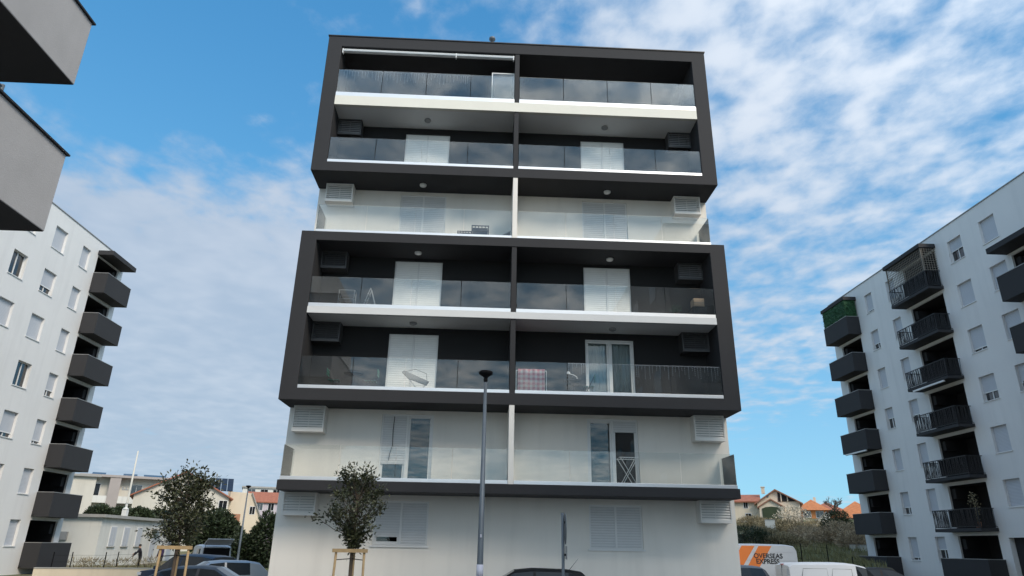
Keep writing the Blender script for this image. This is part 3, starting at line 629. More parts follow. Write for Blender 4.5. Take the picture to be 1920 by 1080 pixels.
def block(sgn, wx, y0, y1, floors, cols, loggias, label, extra_holes=(), back=13):
    """apartment block whose facade in plane x=wx faces sgn*X"""
    root = thing('apartment_block', label, 'building', (wx-sgn*back/2, (y0+y1)/2, 0))
    holes = []; zr = 22.2
    for (cy, w, rows) in cols:
        for fl, op in rows: holes.append((cy-w/2, cy+w/2, floors[fl]+1.1, floors[fl]+2.6, -sgn*.26))
    for (a, b, fls) in loggias:
        for fl in fls: holes.append((a, b, floors[fl], floors[fl]+2.62, -sgn*.12))
    holes += list(extra_holes)
    q = MB(); holes_wall(q, 0, wx, y0, y1, 0, zr, holes, -sgn*.2)
    xb = wx-sgn*back; 
    q.quad((wx, y0, 0), (xb, y0, 0), (xb, y0, zr), (wx, y0, zr)); q.quad((wx, y1, 0), (xb, y1, 0), (xb, y1, zr), (wx, y1, zr)); q.quad((xb, y0, 0), (xb, y1, 0), (xb, y1, zr), (xb, y0, zr)); q.quad((wx, y0, zr), (wx, y1, zr), (xb, y1, zr), (xb, y0, zr))
    q.build('wall', 'block_white', root)
    xs = lambda a, b: (min(a, b), max(a, b))
    bx('parapet_cap', 'lamp_grey', root, *xs(wx+sgn*.05, wx-sgn*.3), y0-.05, y1+.05, zr+.002, zr+.06)
    q = MB()   # light-tight core behind the windows
    q.box(*xs(wx-sgn*2.4, wx-sgn*2.6), y0+.1, y1-.1, .1, zr-.1)
    q.build('core_wall', 'interior', root)
    for (cy, w, rows) in cols:
        for fl, op in rows: put_window(root, wx, cy, floors[fl]+1.1, w, op, sgn)
    for (a, b, fls) in loggias:
        for fl in fls:
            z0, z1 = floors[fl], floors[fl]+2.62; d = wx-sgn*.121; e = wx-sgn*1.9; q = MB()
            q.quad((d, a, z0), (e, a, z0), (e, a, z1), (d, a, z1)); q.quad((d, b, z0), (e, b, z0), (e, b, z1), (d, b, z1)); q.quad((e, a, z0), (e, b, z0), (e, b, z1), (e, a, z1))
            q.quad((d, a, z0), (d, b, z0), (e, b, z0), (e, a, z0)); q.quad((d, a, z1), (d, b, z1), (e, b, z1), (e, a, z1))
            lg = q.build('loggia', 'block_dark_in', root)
            m_ = (a+b)/2; xd = e+sgn*.01
            q = MB(); q.box(*xs(xd, xd+sgn*.06), m_-.9, m_+.7, z0+.02, z0+2.2); q.build('balcony_door', 'interior', lg)
            q = MB(); q.box(*xs(xd, xd+sgn*.08), m_+.7, m_+.76, z0+.02, z0+2.25); q.box(*xs(xd, xd+sgn*.08), m_-.96, m_-.9, z0+.02, z0+2.25); q.box(*xs(xd, xd+sgn*.08), m_-.12, m_-.06, z0+.02, z0+2.2); q.build('door_frame', 'block_dark', lg)
            q = MB(); ya = b-.36; q.box(*xs(wx-sgn*.2, wx-sgn*.85), ya, ya+.3, z0+1.85, z0+2.45); q.build('condenser_unit', 'block_dark', lg)
    return root
FLR = [.52+3.0*k for k in range(7)]
# --- left block
LB = block(1, -29.05, 4.0, 26.35, FLR,
    [(21.4, 1.0, [(0, 0), (1, 0), (2, .12), (3, .26), (4, 0), (5, 0), (6, 0)]),
     (18.4, 1.3, [(0, 0), (1, 0), (2, .17), (3, 1), (4, 0), (5, .28), (6, 0)]),
     (15.4, 1.3, [(0, 0), (1, 0), (2, 0), (3, 0), (4, 0), (5, 1), (6, 0)]),
     (12.4, 1.3, [(k, 0) for k in range(7)])],
    [(22.8, 25.75, range(7))], 'pale seven storey block with solid dark balconies in a single column at its end')
for k in range(7): balcony_solid(LB, 1, -29.05, 22.75, 26.05, FLR[k])
q = MB(); q.box(-29.048, -27.95, 22.7, 26.1, 21.22, 21.55); q.build('canopy', 'block_dark', LB, bev=.01)
# --- right block
RB = block(-1, 29.0, -4.0, 31.4, FLR,
    [(25.4, 1.0, [(0, .12), (1, .3), (2, 0), (3, .48), (4, 0), (5, .3), (6, .12)]),
     (22.4, 1.0, [(0, .46), (1, 0), (2, 0), (3, .3), (4, 0), (5, .3), (6, 0)]),
     (15.1, 1.3, [(1, 0), (2, 0), (3, .33), (4, .13), (5, 0), (6, .5)]),
     (12.15, 1.3, [(1, 0), (2, 0), (3, .3), (4, 0), (5, 0), (6, 0)]),
     (5.0, 1.3, [(k, 0) for k in range(1, 7)])],
    [(27.3, 30.3, range(7)), (17.1, 20.6, range(7)), (7.6, 11.0, range(1, 6))], 'pale seven storey block with bar-railed and solid dark balconies in several columns',
    extra_holes=[(8.0, 16.3, .02, 3.0, .3)])
bx('garage_void', 'interior', RB, 29.301, 29.4, 7.9, 16.4, .02, 3.1)
for k in range(7): balcony_solid(RB, -1, 29.0, 27.1, 30.8, FLR[k])
q = MB(); q.box(27.9, 28.998, 27.05, 30.85, 21.22, 21.5); q.build('canopy', 'block_dark', RB, bev=.01)
balcony_solid(RB, -1, 29.0, 16.9, 21.1, FLR[0])
for k in range(1, 7): balcony_bars(RB, -1, 29.0, 16.9, 21.1, FLR[k], k+3)
q = MB(); q.box(27.85, 28.998, 16.85, 21.15, 21.28, 21.56); q.build('canopy', 'block_dark', RB, bev=.01)
for k in range(2, 6): balcony_solid(RB, -1, 29.0, 7.4, 11.2, FLR[k])
q = MB(); q.box(27.8, 28.998, 7.3, 11.3, 18.3, 18.62); q.build('canopy', 'block_dark', RB, bev=.01)
# green artificial hedge, trellis
rnd = random.Random(8)
t = thing('hedge_screen', 'bright green leafy privacy screen above the topmost solid balcony', 'screen', (28.2, 28.9, FLR[6]+1.32))
q = MB(); q.box(27.975, 27.985, 27.15, 30.7, FLR[6]+1.33, 21.2); q.box(27.99, 28.9, 27.15, 27.16, FLR[6]+1.33, 21.2); q.build('backing_mesh', 'ivy', t)
q = MB()
for k in range(2600):
    if rnd.random() < .7: p = Vector((27.95, rnd.uniform(27.15, 30.7), rnd.uniform(FLR[6]+1.33, 21.2)))
    else: p = Vector((rnd.uniform(27.95, 28.9), 27.12, rnd.uniform(FLR[6]+1.33, 21.2)))
    d = Vector((rnd.uniform(-1, .2), rnd.uniform(-1, 1), rnd.uniform(-1, 1)))*.07; n = d.orthogonal().normalized()*.03; q.quad(p, p+d*.5+n, p+d, p+d*.5-n)
tag(q.build('leaves', 'ivy', t), kind='stuff')
t = thing('trellis_screen', 'brown square lattice trellis closing the topmost bar-railed balcony', 'trellis', (28.2, 19, FLR[6]+1.13))
q = MB(); z0 = FLR[6]+1.13
for k in range(23): y = 16.98+k*.18; q.box(27.99, 28.01, y, y+.03, z0, 21.26)
for k in range(10): z = z0+.04+k*.165; q.box(27.975, 27.988, 16.98, 21.0, z, z+.03)
for k in range(6): x = 28.05+k*.17; q.box(x, x+.03, 16.94, 16.96, z0, 21.26)
for k in range(10): z = z0+.04+k*.165; q.box(28.0, 28.98, 16.925, 16.938, z, z+.03)
tag(q.build('lattice', 'trellis', t), kind='stuff')
for y in (17.0, 20.98): q = MB(); q.box(27.96, 28.04, y-.03, y+.03, z0-.005, 21.275); q.build('post', 'trellis', t)
# retracted awnings under two balconies of the right block
for (ya, yb, z) in ((17.4, 20.6, FLR[4]-.28), (27.5, 30.5, FLR[3]-.28)):
    q = MB(); q.box(27.95, 28.07, ya, yb, z, z+.1); q.build('awning', 'white_paint', RB)
t = thing('potted_plant', 'yellow-green climbing plant on the lowest bar-railed balcony', 'plant', (28.35, 17.6, FLR[1]+.025))
q = MB(); q.lathe([(.13, 0), (.18, .3), (.18, .33), (.15, .33)], (0, 0, 0), 12); q.build('pot', 'terracotta', t, True, off=(0, 0, 0))
q = MB()
for k in range(260):
    z = rnd.uniform(.35, 2.0); a = rnd.uniform(0, 6.28); r = rnd.uniform(0, .28)*(1.2-abs(z-1.4)*.5); p = Vector((r*math.cos(a), r*math.sin(a), z)); d = Vector((rnd.uniform(-1, 1), rnd.uniform(-1, 1), rnd.uniform(-1, .6))).normalized()*.12; n = d.orthogonal().normalized()*.03; q.quad(p, p+d*.5+n, p+d, p+d*.5-n)
q.tube([(0, 0, .3), (.03, 0, 1.0), (0, .02, 1.8)], .015, 5); q.build('foliage', 'leaf_olive', t, off=(0, 0, 0))
# --- near block on the left with two stucco balconies
NB = thing('apartment_block', 'grey rendered block with jutting stucco balconies close to the camera side of the street', 'building', (-17, -20, 0))
bx('wall', 'block_white', NB, -22, -11.7, -30, -12.3, 0, 20)
NC = thing('apartment_block', 'pale block mirrored in the outer glass balustrades at the far end of the facade', 'building', (16, -25, 0))
bx('wall', 'house_taupe', NC, 10.2, 22, -34, -15, 0, 21.5); bx('parapet_cap', 'coping', NC, 10.15, 22.05, -34.05, -14.95, 21.501, 21.56)
for k in range(6):
    for y in (-19, -24, -29): bx('window', 'dark_pane', NC, 10.17, 10.199, y-.8, y+.8, 1.6+3.2*k, 3.2+3.2*k)
    for x in (12.5, 16, 19.5): bx('window', 'dark_pane', NC, x-.8, x+.8, -14.999, -14.96, 1.6+3.2*k, 3.2+3.2*k)
for (z0, z1, ye) in ((10.25, 11.74, -12.0), (7.29, 8.90, -11.66), (13.4, 14.9, -12.0)):
    q = MB(); o = -9.1; t_ = .18
    q.box(-11.699, o-t_, -18+t_, ye-t_, z0+.012, z0+.25); q.box(o-t_, o, -18, ye, z0+.012, z1); q.box(-11.699, o-t_, -18, -18+t_, z0+.012, z1); q.box(-11.699, o-t_, ye-t_, ye, z0+.012, z1)
    b = q.build('balcony', 'stucco_grey', NB, bev=.012)
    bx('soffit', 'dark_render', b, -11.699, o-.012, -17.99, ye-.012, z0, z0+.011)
    q = MB(); e = .045
    q.box(o-t_-e, o+e, -18-e, ye+e, z1, z1+.035); q.box(-11.699, o-t_-e, ye-t_-e, ye+e, z1, z1+.035); q.build('coping', 'dark_metal', b)
    q = MB(); q.tube([(o+.0, ye-1.9, z1+.0), (o+.0, ye-1.9, z1+.16)], .03, 8); q.tube([(o+.0, ye-1.9, z1+.12), (o+.0, ye-4.5, z1+.12)], .02, 8); q.build('handrail', 'galv', b)
# ================================================================== vehicles
CARS = {   # x, belt, top, half width, roof half width ; spans: g = side glass, w = screen
 'sedan': ([(-2.30, .74, .76, .78, .66), (-2.24, .92, .95, .85, .74), (-1.80, .97, 1.00, .88, .76), (-1.12, .97, 1.36, .89, .64), (-.72, .96, 1.44, .89, .63), (-.02, .95, 1.47, .89, .63), (.06, .95, 1.47, .89, .63), (.50, .94, 1.43, .89, .63), (1.28, .93, .99, .88, .74), (2.02, .83, .87, .84, .70), (2.30, .62, .64, .74, .6)], {2: 'w', 3: 'g', 4: 'g', 6: 'g', 7: 'wg'}, 1.30, -1.32),
 'hatch': ([(-2.02, .70, .72, .76, .66), (-1.98, .95, .98, .84, .72), (-1.90, 1.0, 1.04, .85, .72), (-1.52, .98, 1.42, .86, .60), (-1.10, .97, 1.48, .87, .62), (-.18, .95, 1.50, .87, .62), (-.10, .95, 1.50, .87, .62), (.42, .94, 1.45, .87, .61), (1.22, .93, .99, .86, .70), (1.84, .80, .84, .80, .66), (2.05, .6, .62, .7, .56)], {2: 'w', 4: 'g', 6: 'g', 7: 'wg'}, 1.22, -1.25),
 'suv': ([(-2.2, .72, .74, .8, .7), (-2.16, 1.02, 1.05, .88, .76), (-2.1, 1.06, 1.1, .9, .76), (-1.82, 1.05, 1.55, .91, .66), (-1.3, 1.04, 1.62, .92, .68), (-.2, 1.02, 1.65, .92, .68), (-.12, 1.02, 1.65, .92, .68), (.42, 1.0, 1.60, .92, .67), (1.18, .99, 1.06, .91, .74), (2.0, .92, .96, .88, .7), (2.22, .66, .68, .8, .6)], {2: 'w', 3: 'g', 4: 'g', 6: 'g', 7: 'wg'}, 1.32, -1.3),
 'van': ([(-2.18, .62, .64, .80, .74), (-2.15, 1.06, 1.72, .88, .76), (-2.02, 1.06, 1.80, .90, .78), (-1.2, 1.06, 1.83, .91, .79), (-.2, 1.06, 1.84, .91, .79), (.32, 1.05, 1.82, .91, .78), (.40, 1.05, 1.81, .91, .78), (.80, 1.04, 1.72, .91, .76), (1.45, 1.02, 1.10, .90, .76), (2.0, .88, .92, .86, .7), (2.2, .6, .62, .76, .6)], {6: 'g', 7: 'wg'}, 1.36, -1.34),
 'panel': ([(-2.75, .6, .62, .92, .86), (-2.72, 1.2, 2.15, .99, .86), (-2.60, 1.2, 2.36, 1.0, .86), (-2.2, 1.2, 2.42, 1.0, .87), (-.5, 1.2, 2.44, 1.0, .87), (1.0, 1.2, 2.42, 1.0, .86), (1.08, 1.2, 2.41, 1.0, .86), (1.45, 1.18, 2.25, 1.0, .84), (2.15, 1.14, 1.22, .98, .8), (2.6, .98, 1.02, .94, .76), (2.78, .62, .64, .82, .66)], {6: 'g', 7: 'wg'}, 1.9, -1.75),
}
def vehicle(name, kind, paint, loc, rz, label, cat='car', panes=True, extra=None):
    st, spans, wf, wr_ = CARS[kind]; t = thing(name, label, cat, loc, rz)
    def half(s):
        x, b, tp, wd, wr = s; lo = .26 if abs(x) < abs(st[0][0])*.95 else .36; side = tp-.07 if tp-b > .2 else b+(tp-b)*.4
        return [(x, wd*.86, lo), (x, wd, lo+.14), (x, wd*1.01, (lo+b)/2+.08), (x, wd*.965, b), (x, wr+.02, side), (x, wr*.82, tp-.012), (x, 0, tp+.012)]
    body = MB(); rings = []
    for s in st:
        h = half(s); r = h+[(x, -y, z) for x, y, z in reversed(h[:-1])]; rings.append(len(body.v)); body.v += r
    n = 13; glass = []
    for i in range(len(st)-1):
        fl = spans.get(i, '')
        for k in range(n-1):
            f = (rings[i]+k, rings[i+1]+k, rings[i+1]+k+1, rings[i]+k+1)
            isg = ('g' in fl and k in (3, 8)) or ('w' in fl and k in (5, 6))
            if isg and panes: glass.append(('windscreen' if k in (5, 6) else 'side_window', i, f))
            else: body.f.append(f)
        body.f.append((rings[i]+n-1, rings[i+1]+n-1, rings[i+1], rings[i]))
    body.f.append(tuple(rings[0]+k for k in range(n))); body.f.append(tuple(rings[-1]+n-1-k for k in range(n)))
    o = body.build('body', paint, t, True, off=(0, 0, 0)); e = o.modifiers.new('edges', 'EDGE_SPLIT'); e.split_angle = R(38)
    groups = {}
    for nm, i, f in glass: groups.setdefault((nm, i if nm == 'windscreen' else (i, body.v[f[0]][1] > 0)), []).append(f)
    for (nm, _), fs in groups.items():
        g = MB()
        for f in fs: g.quad(*[body.v[k] for k in f])
        g.build(nm, 'car_glass', t, off=(0, 0, 0))
    for wx_ in (wf, wr_):
        for s in (-1, 1):
            yy = st[5][3]*s; q = MB(); q.lathe([(.20, -.1), (.31, -.1), (.325, -.06), (.325, .06), (.31, .1), (.20, .1)], (0, 0, 0), 20)
            w_ = MB(); w_.f = q.f; w_.v = [(wx_+a, yy-s*.09+c, .325+b) for a, b, c in q.v]; wh = w_.build('wheel', 'tyre', t, True, off=(0, 0, 0))
            q = MB(); q.lathe([(.02, .03), (.19, .06), (.21, .02), (.21, -.05)], (0, 0, 0), 14); w_ = MB(); w_.f = q.f; w_.v = [(wx_+a, yy-s*.09+s*(c+.035), .325+b) for a, b, c in q.v]; w_.build('rim', 'rim', wh, off=(0, 0, 0))
    xr, xf = st[1][0], st[-2][0]
    for s in (-1, 1):
        hb = st[1][1]; a, b_ = sorted((s*(st[1][3]-.17), s*(st[1][3]+.012)))
        q = MB(); q.box(xr-.03, xr+.14, a, b_, hb-.22, hb-.02) if kind not in ('van', 'panel') else q.box(xr-.03, xr+.08, a+.05*(s > 0), b_-.05*(s < 0), .8, 1.15); q.build('tail_light', 'tail_red', t, off=(0, 0, 0))
        q = MB(); a, b_ = sorted((s*(st[-2][3]-.26), s*(st[-2][3]+.005))); q.box(xf-.08, xf+.14, a, b_, st[-2][1]-.16, st[-2][1]-.04); q.build('headlight', 'head_clear', t, off=(0, 0, 0))
        k = [i for i in spans if spans[i] == 'wg'][0]; mx_ = st[k+1][0]-.25; my = st[k][3]; q = MB(); a, b_ = sorted((s*(my+.02), s*(my+.2))); q.box(mx_-.05, mx_+.06, a, b_, st[k][1]+.02, st[k][1]+.16); q.build('wing_mirror', paint if kind != 'panel' else 'plastic', t, off=(0, 0, 0), bev=.02)
        q = MB(); a, b_ = sorted((s*(my*.97), s*(my*1.013))); 
        for x in (-.35, .55): q.box(x-.1, x+.06, a, b_, st[k][1]-.1, st[k][1]-.07)
        q.build('door_handle', 'plastic', t, off=(0, 0, 0))
    bmp = MB(); bmp.box(st[0][0]-.03, st[0][0]+.1, -.7, .7, .3, .52); bmp.build('bumper', paint, t, off=(0, 0, 0), bev=.03)
    if extra: extra(t)
    return t
def gnd(px, py, r):
    p = at(px, py, r); return Vector((p.x, p.y, .01 if p.y < 24 else H(p.x, p.y)))
LOC0 = dict(off=(0, 0, 0))
def ex_black(t):
    q = MB(); q.tube([(-1.15, .35, 1.45), (-1.17, .35, 1.49), (-1.42, .35, 1.78)], [.012, .008, .003], 5); q.build('antenna', 'plastic', t, **LOC0)
p = gnd(990, 1065, 21.2); vehicle('parked_car', 'hatch', 'paint_black', (p.x+.0, p.y, .01), R(180), 'black hatchback with a whip aerial parked before the white ground-floor wall', extra=ex_black)
p = gnd(376, 1055, 24); vehicle('parked_car', 'sedan', 'paint_grey', (p.x+.05, p.y+.3, .01), R(3), 'dark grey saloon parked behind the staked tree guard by the gap between blocks').scale = (.95, .95, .94)
p = Vector((-10.9, 5.0, .01)); vehicle('parked_car', 'hatch', 'paint_silver', p, R(215), 'silver hatchback parked against the plain flank of the white apartment building').scale = (.94, .94, .94)
p = gnd(362, 1041, 35); vehicle('parked_car', 'suv', 'paint_blue', (p.x, p.y, -.1), R(180-25), 'dark blue estate car between the grey saloon and the white van with raised tailgate')
def ex_hatch(t):
    q = MB(); q.hexa([(-2.12, -.74, 1.80), (-2.12, .74, 1.80), (-3.05, .72, 2.12), (-3.05, -.72, 2.12), (-2.12, -.74, 1.84), (-2.12, .74, 1.84), (-3.05, .72, 2.17), (-3.05, -.72, 2.17)]); g = q.build('tailgate', 'paint_pearl', t, **LOC0)
    q = MB(); q.hexa([(-2.3, -.6, 1.862), (-2.3, .6, 1.862), (-2.75, .58, 2.03), (-2.75, -.58, 2.03), (-2.3, -.6, 1.915), (-2.3, .6, 1.915), (-2.75, .58, 2.078), (-2.75, -.58, 2.078)]); q.build('tailgate_window', 'car_glass', g, **LOC0)
    q = MB(); q.box(-2.2, -2.165, -.72, .72, .62, 1.66); q.build('cargo_opening', 'black', t, **LOC0)
    for s in (-1, 1): q = MB(); q.tube([(-2.14, s*.7, 1.35), (-2.6, s*.7, 1.93)], .012, 5); q.build('gas_strut', 'plastic', t, **LOC0)
    for s in (-1, 1):
        q = MB(); a, b_ = sorted((s*.80, s*.925)); q.hexa([(-1.8, a, 1.14), (-1.0, a, 1.14), (-1.0, b_, 1.14), (-1.8, b_, 1.14), (-1.75, a*.93, 1.6), (-1.0, a*.93, 1.6), (-1.0, b_*.95, 1.6), (-1.75, b_*.95, 1.6)]); q.build('side_window', 'car_glass', t, **LOC0)
p = gnd(386, 1019, 48); vehicle('parked_van', 'van', 'paint_pearl', (p.x+.3, p.y, .06), R(120), 'white people carrier with its tailgate raised beside the round dark bush', 'van', extra=ex_hatch)
# small white van on the right
def ex_small_van(t):
    for s in (-1, 1):   # pressed side panel frames
        for a, b in ((-1.75, -.72), (-.62, .22)):
            q = MB(); y0, y1 = .885, .79; pts = []
            for (x, z) in ((a, 1.16), (b, 1.16), (b, 1.62), (a+.12, 1.62)):
                yy = y0-(z-1.06)/(1.75-1.06)*(y0-y1)+.006; pts.append(Vector((x, s*yy, z)))
            q.tube(pts+[pts[0]], .014, 5); q.build('panel_pressing', 'lamp_grey', t, True, **LOC0)
    for s in (-1, 1):
        q = MB(); q.box(-2.19, -2.165, min(s*.04, s*.66), max(s*.04, s*.66), 1.12, 1.60); q.build('rear_door_panel', 'paint_white', t, bev=.02, **LOC0)
    q = MB(); q.box(-2.172, -2.15, -.01, .01, .6, 1.72); q.build('door_gap', 'plastic', t, **LOC0)
    q = MB(); q.box(-2.18, -2.10, -.12, .12, 1.735, 1.765); q.build('brake_light', 'tail_red', t, **LOC0)
    q = MB(); q.tube([(-1.9, 0, 1.83), (-1.98, 0, 1.98)], .008, 5)
p = gnd(1560, 1057, 29.5); sv_ = vehicle('parked_van', 'van', 'paint_white', (p.x+.15, p.y, .01), R(-4), 'small white panel van in front of the lettered van', 'van', extra=ex_small_van); sv_.scale = (.93, .93, .93)
p = gnd(1655, 1062, 36); vehicle('parked_car', 'sedan', 'paint_black', (p.x-.3, p.y, .01), R(-17), 'black car beyond the small white van, below the dark ground-floor balcony')
vehicle('parked_car', 'hatch', 'paint_grey', (9.95, 7.0, .01), R(84), 'dark hatchback seen tail-on between the white building flank and the lettered van')
# lettered van
def text_mesh(body, size, name):
    c = bpy.data.curves.new(name, 'FONT'); c.body = body; c.size = size; c.extrude = .002; c.offset = size*.02; c.space_line = .82; c.space_character = 1.0
    o = bpy.data.objects.new('tmp_text', c); COL.objects.link(o); dg = bpy.context.evaluated_depsgraph_get(); me = bpy.data.meshes.new_from_object(o.evaluated_get(dg)); bpy.data.objects.remove(o); return me
p = gnd(1440, 1021, 45)
vr = R(177); OV = vehicle('lettered_van', 'panel', 'paint_pearl', (p.x-1.35, p.y+.3, .01), vr, 'white delivery van with slanted orange stripes and black lettering', 'van')
# the visible flank: van heads -x, so its rear is at the right; camera-side flank is local +y
def flank_y(z): return 1.0 + .008 if z < 1.2 else (.965+(.89-.965)*(z-1.2)/(2.35-1.2))+.012
def van_poly(name, pts, mt):
    q = MB(); f = [Vector((x, flank_y(z), z)) for x, z in pts]; b = [v+Vector((0, -.004, 0)) for v in f]; n = len(f); i = 0
    q.v = [tuple(v) for v in f+b]; q.f = [tuple(range(n)), tuple(range(2*n-1, n-1, -1))]+[(k, (k+1) % n, n+(k+1) % n, n+k) for k in range(n)]
    q.build(name, mt, OV, **LOC0)
for x0 in (1.55, .55, -.42):     # three slanted bars, local x decreases to the right of the picture
    van_poly('stripe', [(x0+.62, 1.21), (x0-.20+.12, 1.21), (x0-.95+.05, 2.33), (x0-.15, 2.33)], 'orange_print')
me = text_mesh('OVERSEAS\n EXPRESS', .36, 'lettering'); me.materials.append(M['black_print'])
o = newobj('lettering', me, None, OV); zt = 1.66
sl_ = math.atan2(.075, 1.15); o.rotation_euler = (math.pi/2-sl_*1.0, 0, math.pi); o.location = (-.22, flank_y(1.74)+.012, 1.68)
for z in (1.55, 2.0): q = MB(); q.box(-2.55, .9, flank_y(z)-.008, flank_y(z)-.002, z, z+.02); q.build('side_moulding', 'paint_pearl', OV, **LOC0)
# van with its rear doors open, far right
p = gnd(1627, 1030, 63)
def ex_doors(t):
    q = MB(); q.box(-2.19, -2.165, -.74, .74, .6, 1.68); q.build('cargo_opening', 'black', t, **LOC0)
    for s in (-1, 1):
        q = MB(); xa, xb = -2.88, -2.18; y = s*.86; t_ = .03
        for a, b, z0, z1 in ((xa, xb, .55, 1.08), (xa, xb, 1.62, 1.74), (xa, xa+.09, 1.08, 1.62), (xb-.09, xb, 1.08, 1.62)): q.box(a, b, y-t_, y+t_, z0, z1)
        d = q.build('rear_door', 'paint_white', t, **LOC0)
        q = MB(); q.box(xa+.09, xb-.09, y-.012, y+.012, 1.08, 1.62); q.build('pane', 'car_glass', d, **LOC0)
vehicle('parked_van', 'van', 'paint_white', (p.x+.4, p.y+1.6, H(p.x, p.y)-.3), R(68), 'white van with both rear doors swung open at the foot of the grassy bank', 'van', extra=ex_doors).scale = (.82, .82, .85)
# ================================================================== street furniture
def street_lamp(base, h, label):
    t = thing('street_lamp', label, 'street lamp', base)
    q = MB(); q.lathe([(.14, 0), (.14, .02), (.095, .03), (.09, 1.2), (.088, 1.22), (.045, h-.25)], (0, 0, 0), 14); q.build('pole', 'galv', t, True, **LOC0)
    q = MB(); q.lathe([(.05, h-.26), (.06, h-.2), (.055, h-.12), (.14, h-.06), (.20, h-.02), (.21, h+.03), (.17, h+.07), (.05, h+.085)], (0, 0, 0), 16); q.build('lamp_head', 'black', t, True, **LOC0)
    return t
def bare_loc(px, py, r): p = at(px, py, r); return (p.x, p.y, H(p.x, p.y) if p.y > 24 else .005)
t = street_lamp(bare_loc(911, 700, 19.6), 6.86, 'galvanised lamp post with flat black head standing before the partition fins')
q = MB(); q.lathe([(.0915, 1.25), (.0915, 1.62)], (0, 0, 0), 14); q.build('sticker', 'sticker', t, True, **LOC0)
q = MB(); q.box(-.02, .02, -.10, -.07, 2.3, 2.38); q.build('tag_plate', 'sticker', t, **LOC0)
street_lamp(bare_loc(466, 912, 62), at(466, 912, 62).z-H(at(466, 912, 62).x, at(466, 912, 62).y), 'slim lamp post with black head standing among far shrubs')
# road sign seen edge-on
b = bare_loc(1055, 962, 14.2); t = thing('road_sign', 'road sign seen edge-on, on a thin grey post', 'sign', b)
zt = at(1055, 962, 14.2).z
q = MB(); q.tube([(0, 0, 0), (0, 0, zt)], .03, 10); q.build('post', 'galv', t, True, **LOC0)
q = MB(); q.prism([(math.cos(a)*.29, math.sin(a)*.29+zt-.30) for a in [k*math.pi/12 for k in range(24)]], 0, .045, .055); q.f = q.f; d = q.build('sign_disc', 'galv', t, **LOC0)
q = MB(); q.box(.035, .045, -.24, .24, zt-.68, zt-.5) if False else q.box(.057, .067, -.2, .2, zt-.86, zt-.62); q.build('lower_plate', 'lamp_grey', t, **LOC0)
q = MB(); q.box(.03, .046, -.04, .04, zt-.2, zt-.16); q.box(.03, .058, -.04, .04, zt-.8, zt-.76); q.build('clamp', 'dark_metal', t, **LOC0)
t.rotation_euler = (0, 0, R(-3))
# ================================================================== trees
def leaf(q, p, d, ln, wd, rnd):
    d = d.normalized(); s = d.cross(Vector((rnd.uniform(-1, 1), rnd.uniform(-1, 1), rnd.uniform(-1, 1)))); s = s.normalized() if s.length > 1e-4 else d.orthogonal().normalized(); nrm = d.cross(s)
    q.quad(p, p+d*ln*.5+s*wd*.5+nrm*ln*.06, p+d*ln, p+d*ln*.5-s*wd*.5+nrm*ln*.06)
def young_tree(base, h, prof, label, seed, clumps, per, extra=()):
    """prof: list of (height, crown radius)"""
    rnd = random.Random(seed); t = thing('young_tree', label, 'tree', base)
    q = MB(); q.tube([(0, 0, 0), (.02, 0, 1.0), (0, .02, 1.9), (.03, 0, 2.8), (.0, .03, h-.5)], [.055, .05, .045, .03, .012], 8)
    lf = MB(); zs = [p[0] for p in prof]
    def rad(z):
        for (a, ra), (b, rb) in zip(prof, prof[1:]):
            if a <= z <= b: return ra+(rb-ra)*(z-a)/(b-a)
        return .1
    cs = [Vector(e) for e in extra]
    while len(cs) < clumps:
        z = rnd.uniform(zs[0], zs[-1]); r = rad(z)*math.sqrt(rnd.uniform(.05, 1))*rnd.uniform(.8, 1.12); a = rnd.uniform(0, 6.283); cs.append(Vector((r*math.cos(a), r*math.sin(a), z)))
    for c in cs:
        zb = max(1.95, min(c.z-.35-rnd.uniform(0, .5)*c.xy.length, h-.7)); st = Vector((.01, .01, zb)); mid = st.lerp(c, .55)+Vector((0, 0, -.06)); q.tube([st, mid, c], [.016, .01, .004], 5, False)
        n = int(per*rnd.uniform(.4, 1.4)); axis = (c-st).normalized()
        for k in range(n):
            f = rnd.gauss(0, .12); p = c+axis*f+Vector((rnd.gauss(0, .075), rnd.gauss(0, .075), rnd.gauss(0, .075)))
            d = axis*rnd.uniform(.2, 1)+Vector((rnd.uniform(-1, 1), rnd.uniform(-1, 1), rnd.uniform(-1, .7))); leaf(lf, p, d, rnd.uniform(.08, .14), rnd.uniform(.036, .06), rnd)
    q.build('trunk', 'bark', t, True, **LOC0); tag(lf.build('crown', 'leaf_magnolia', t, **LOC0), kind='stuff')
    return t
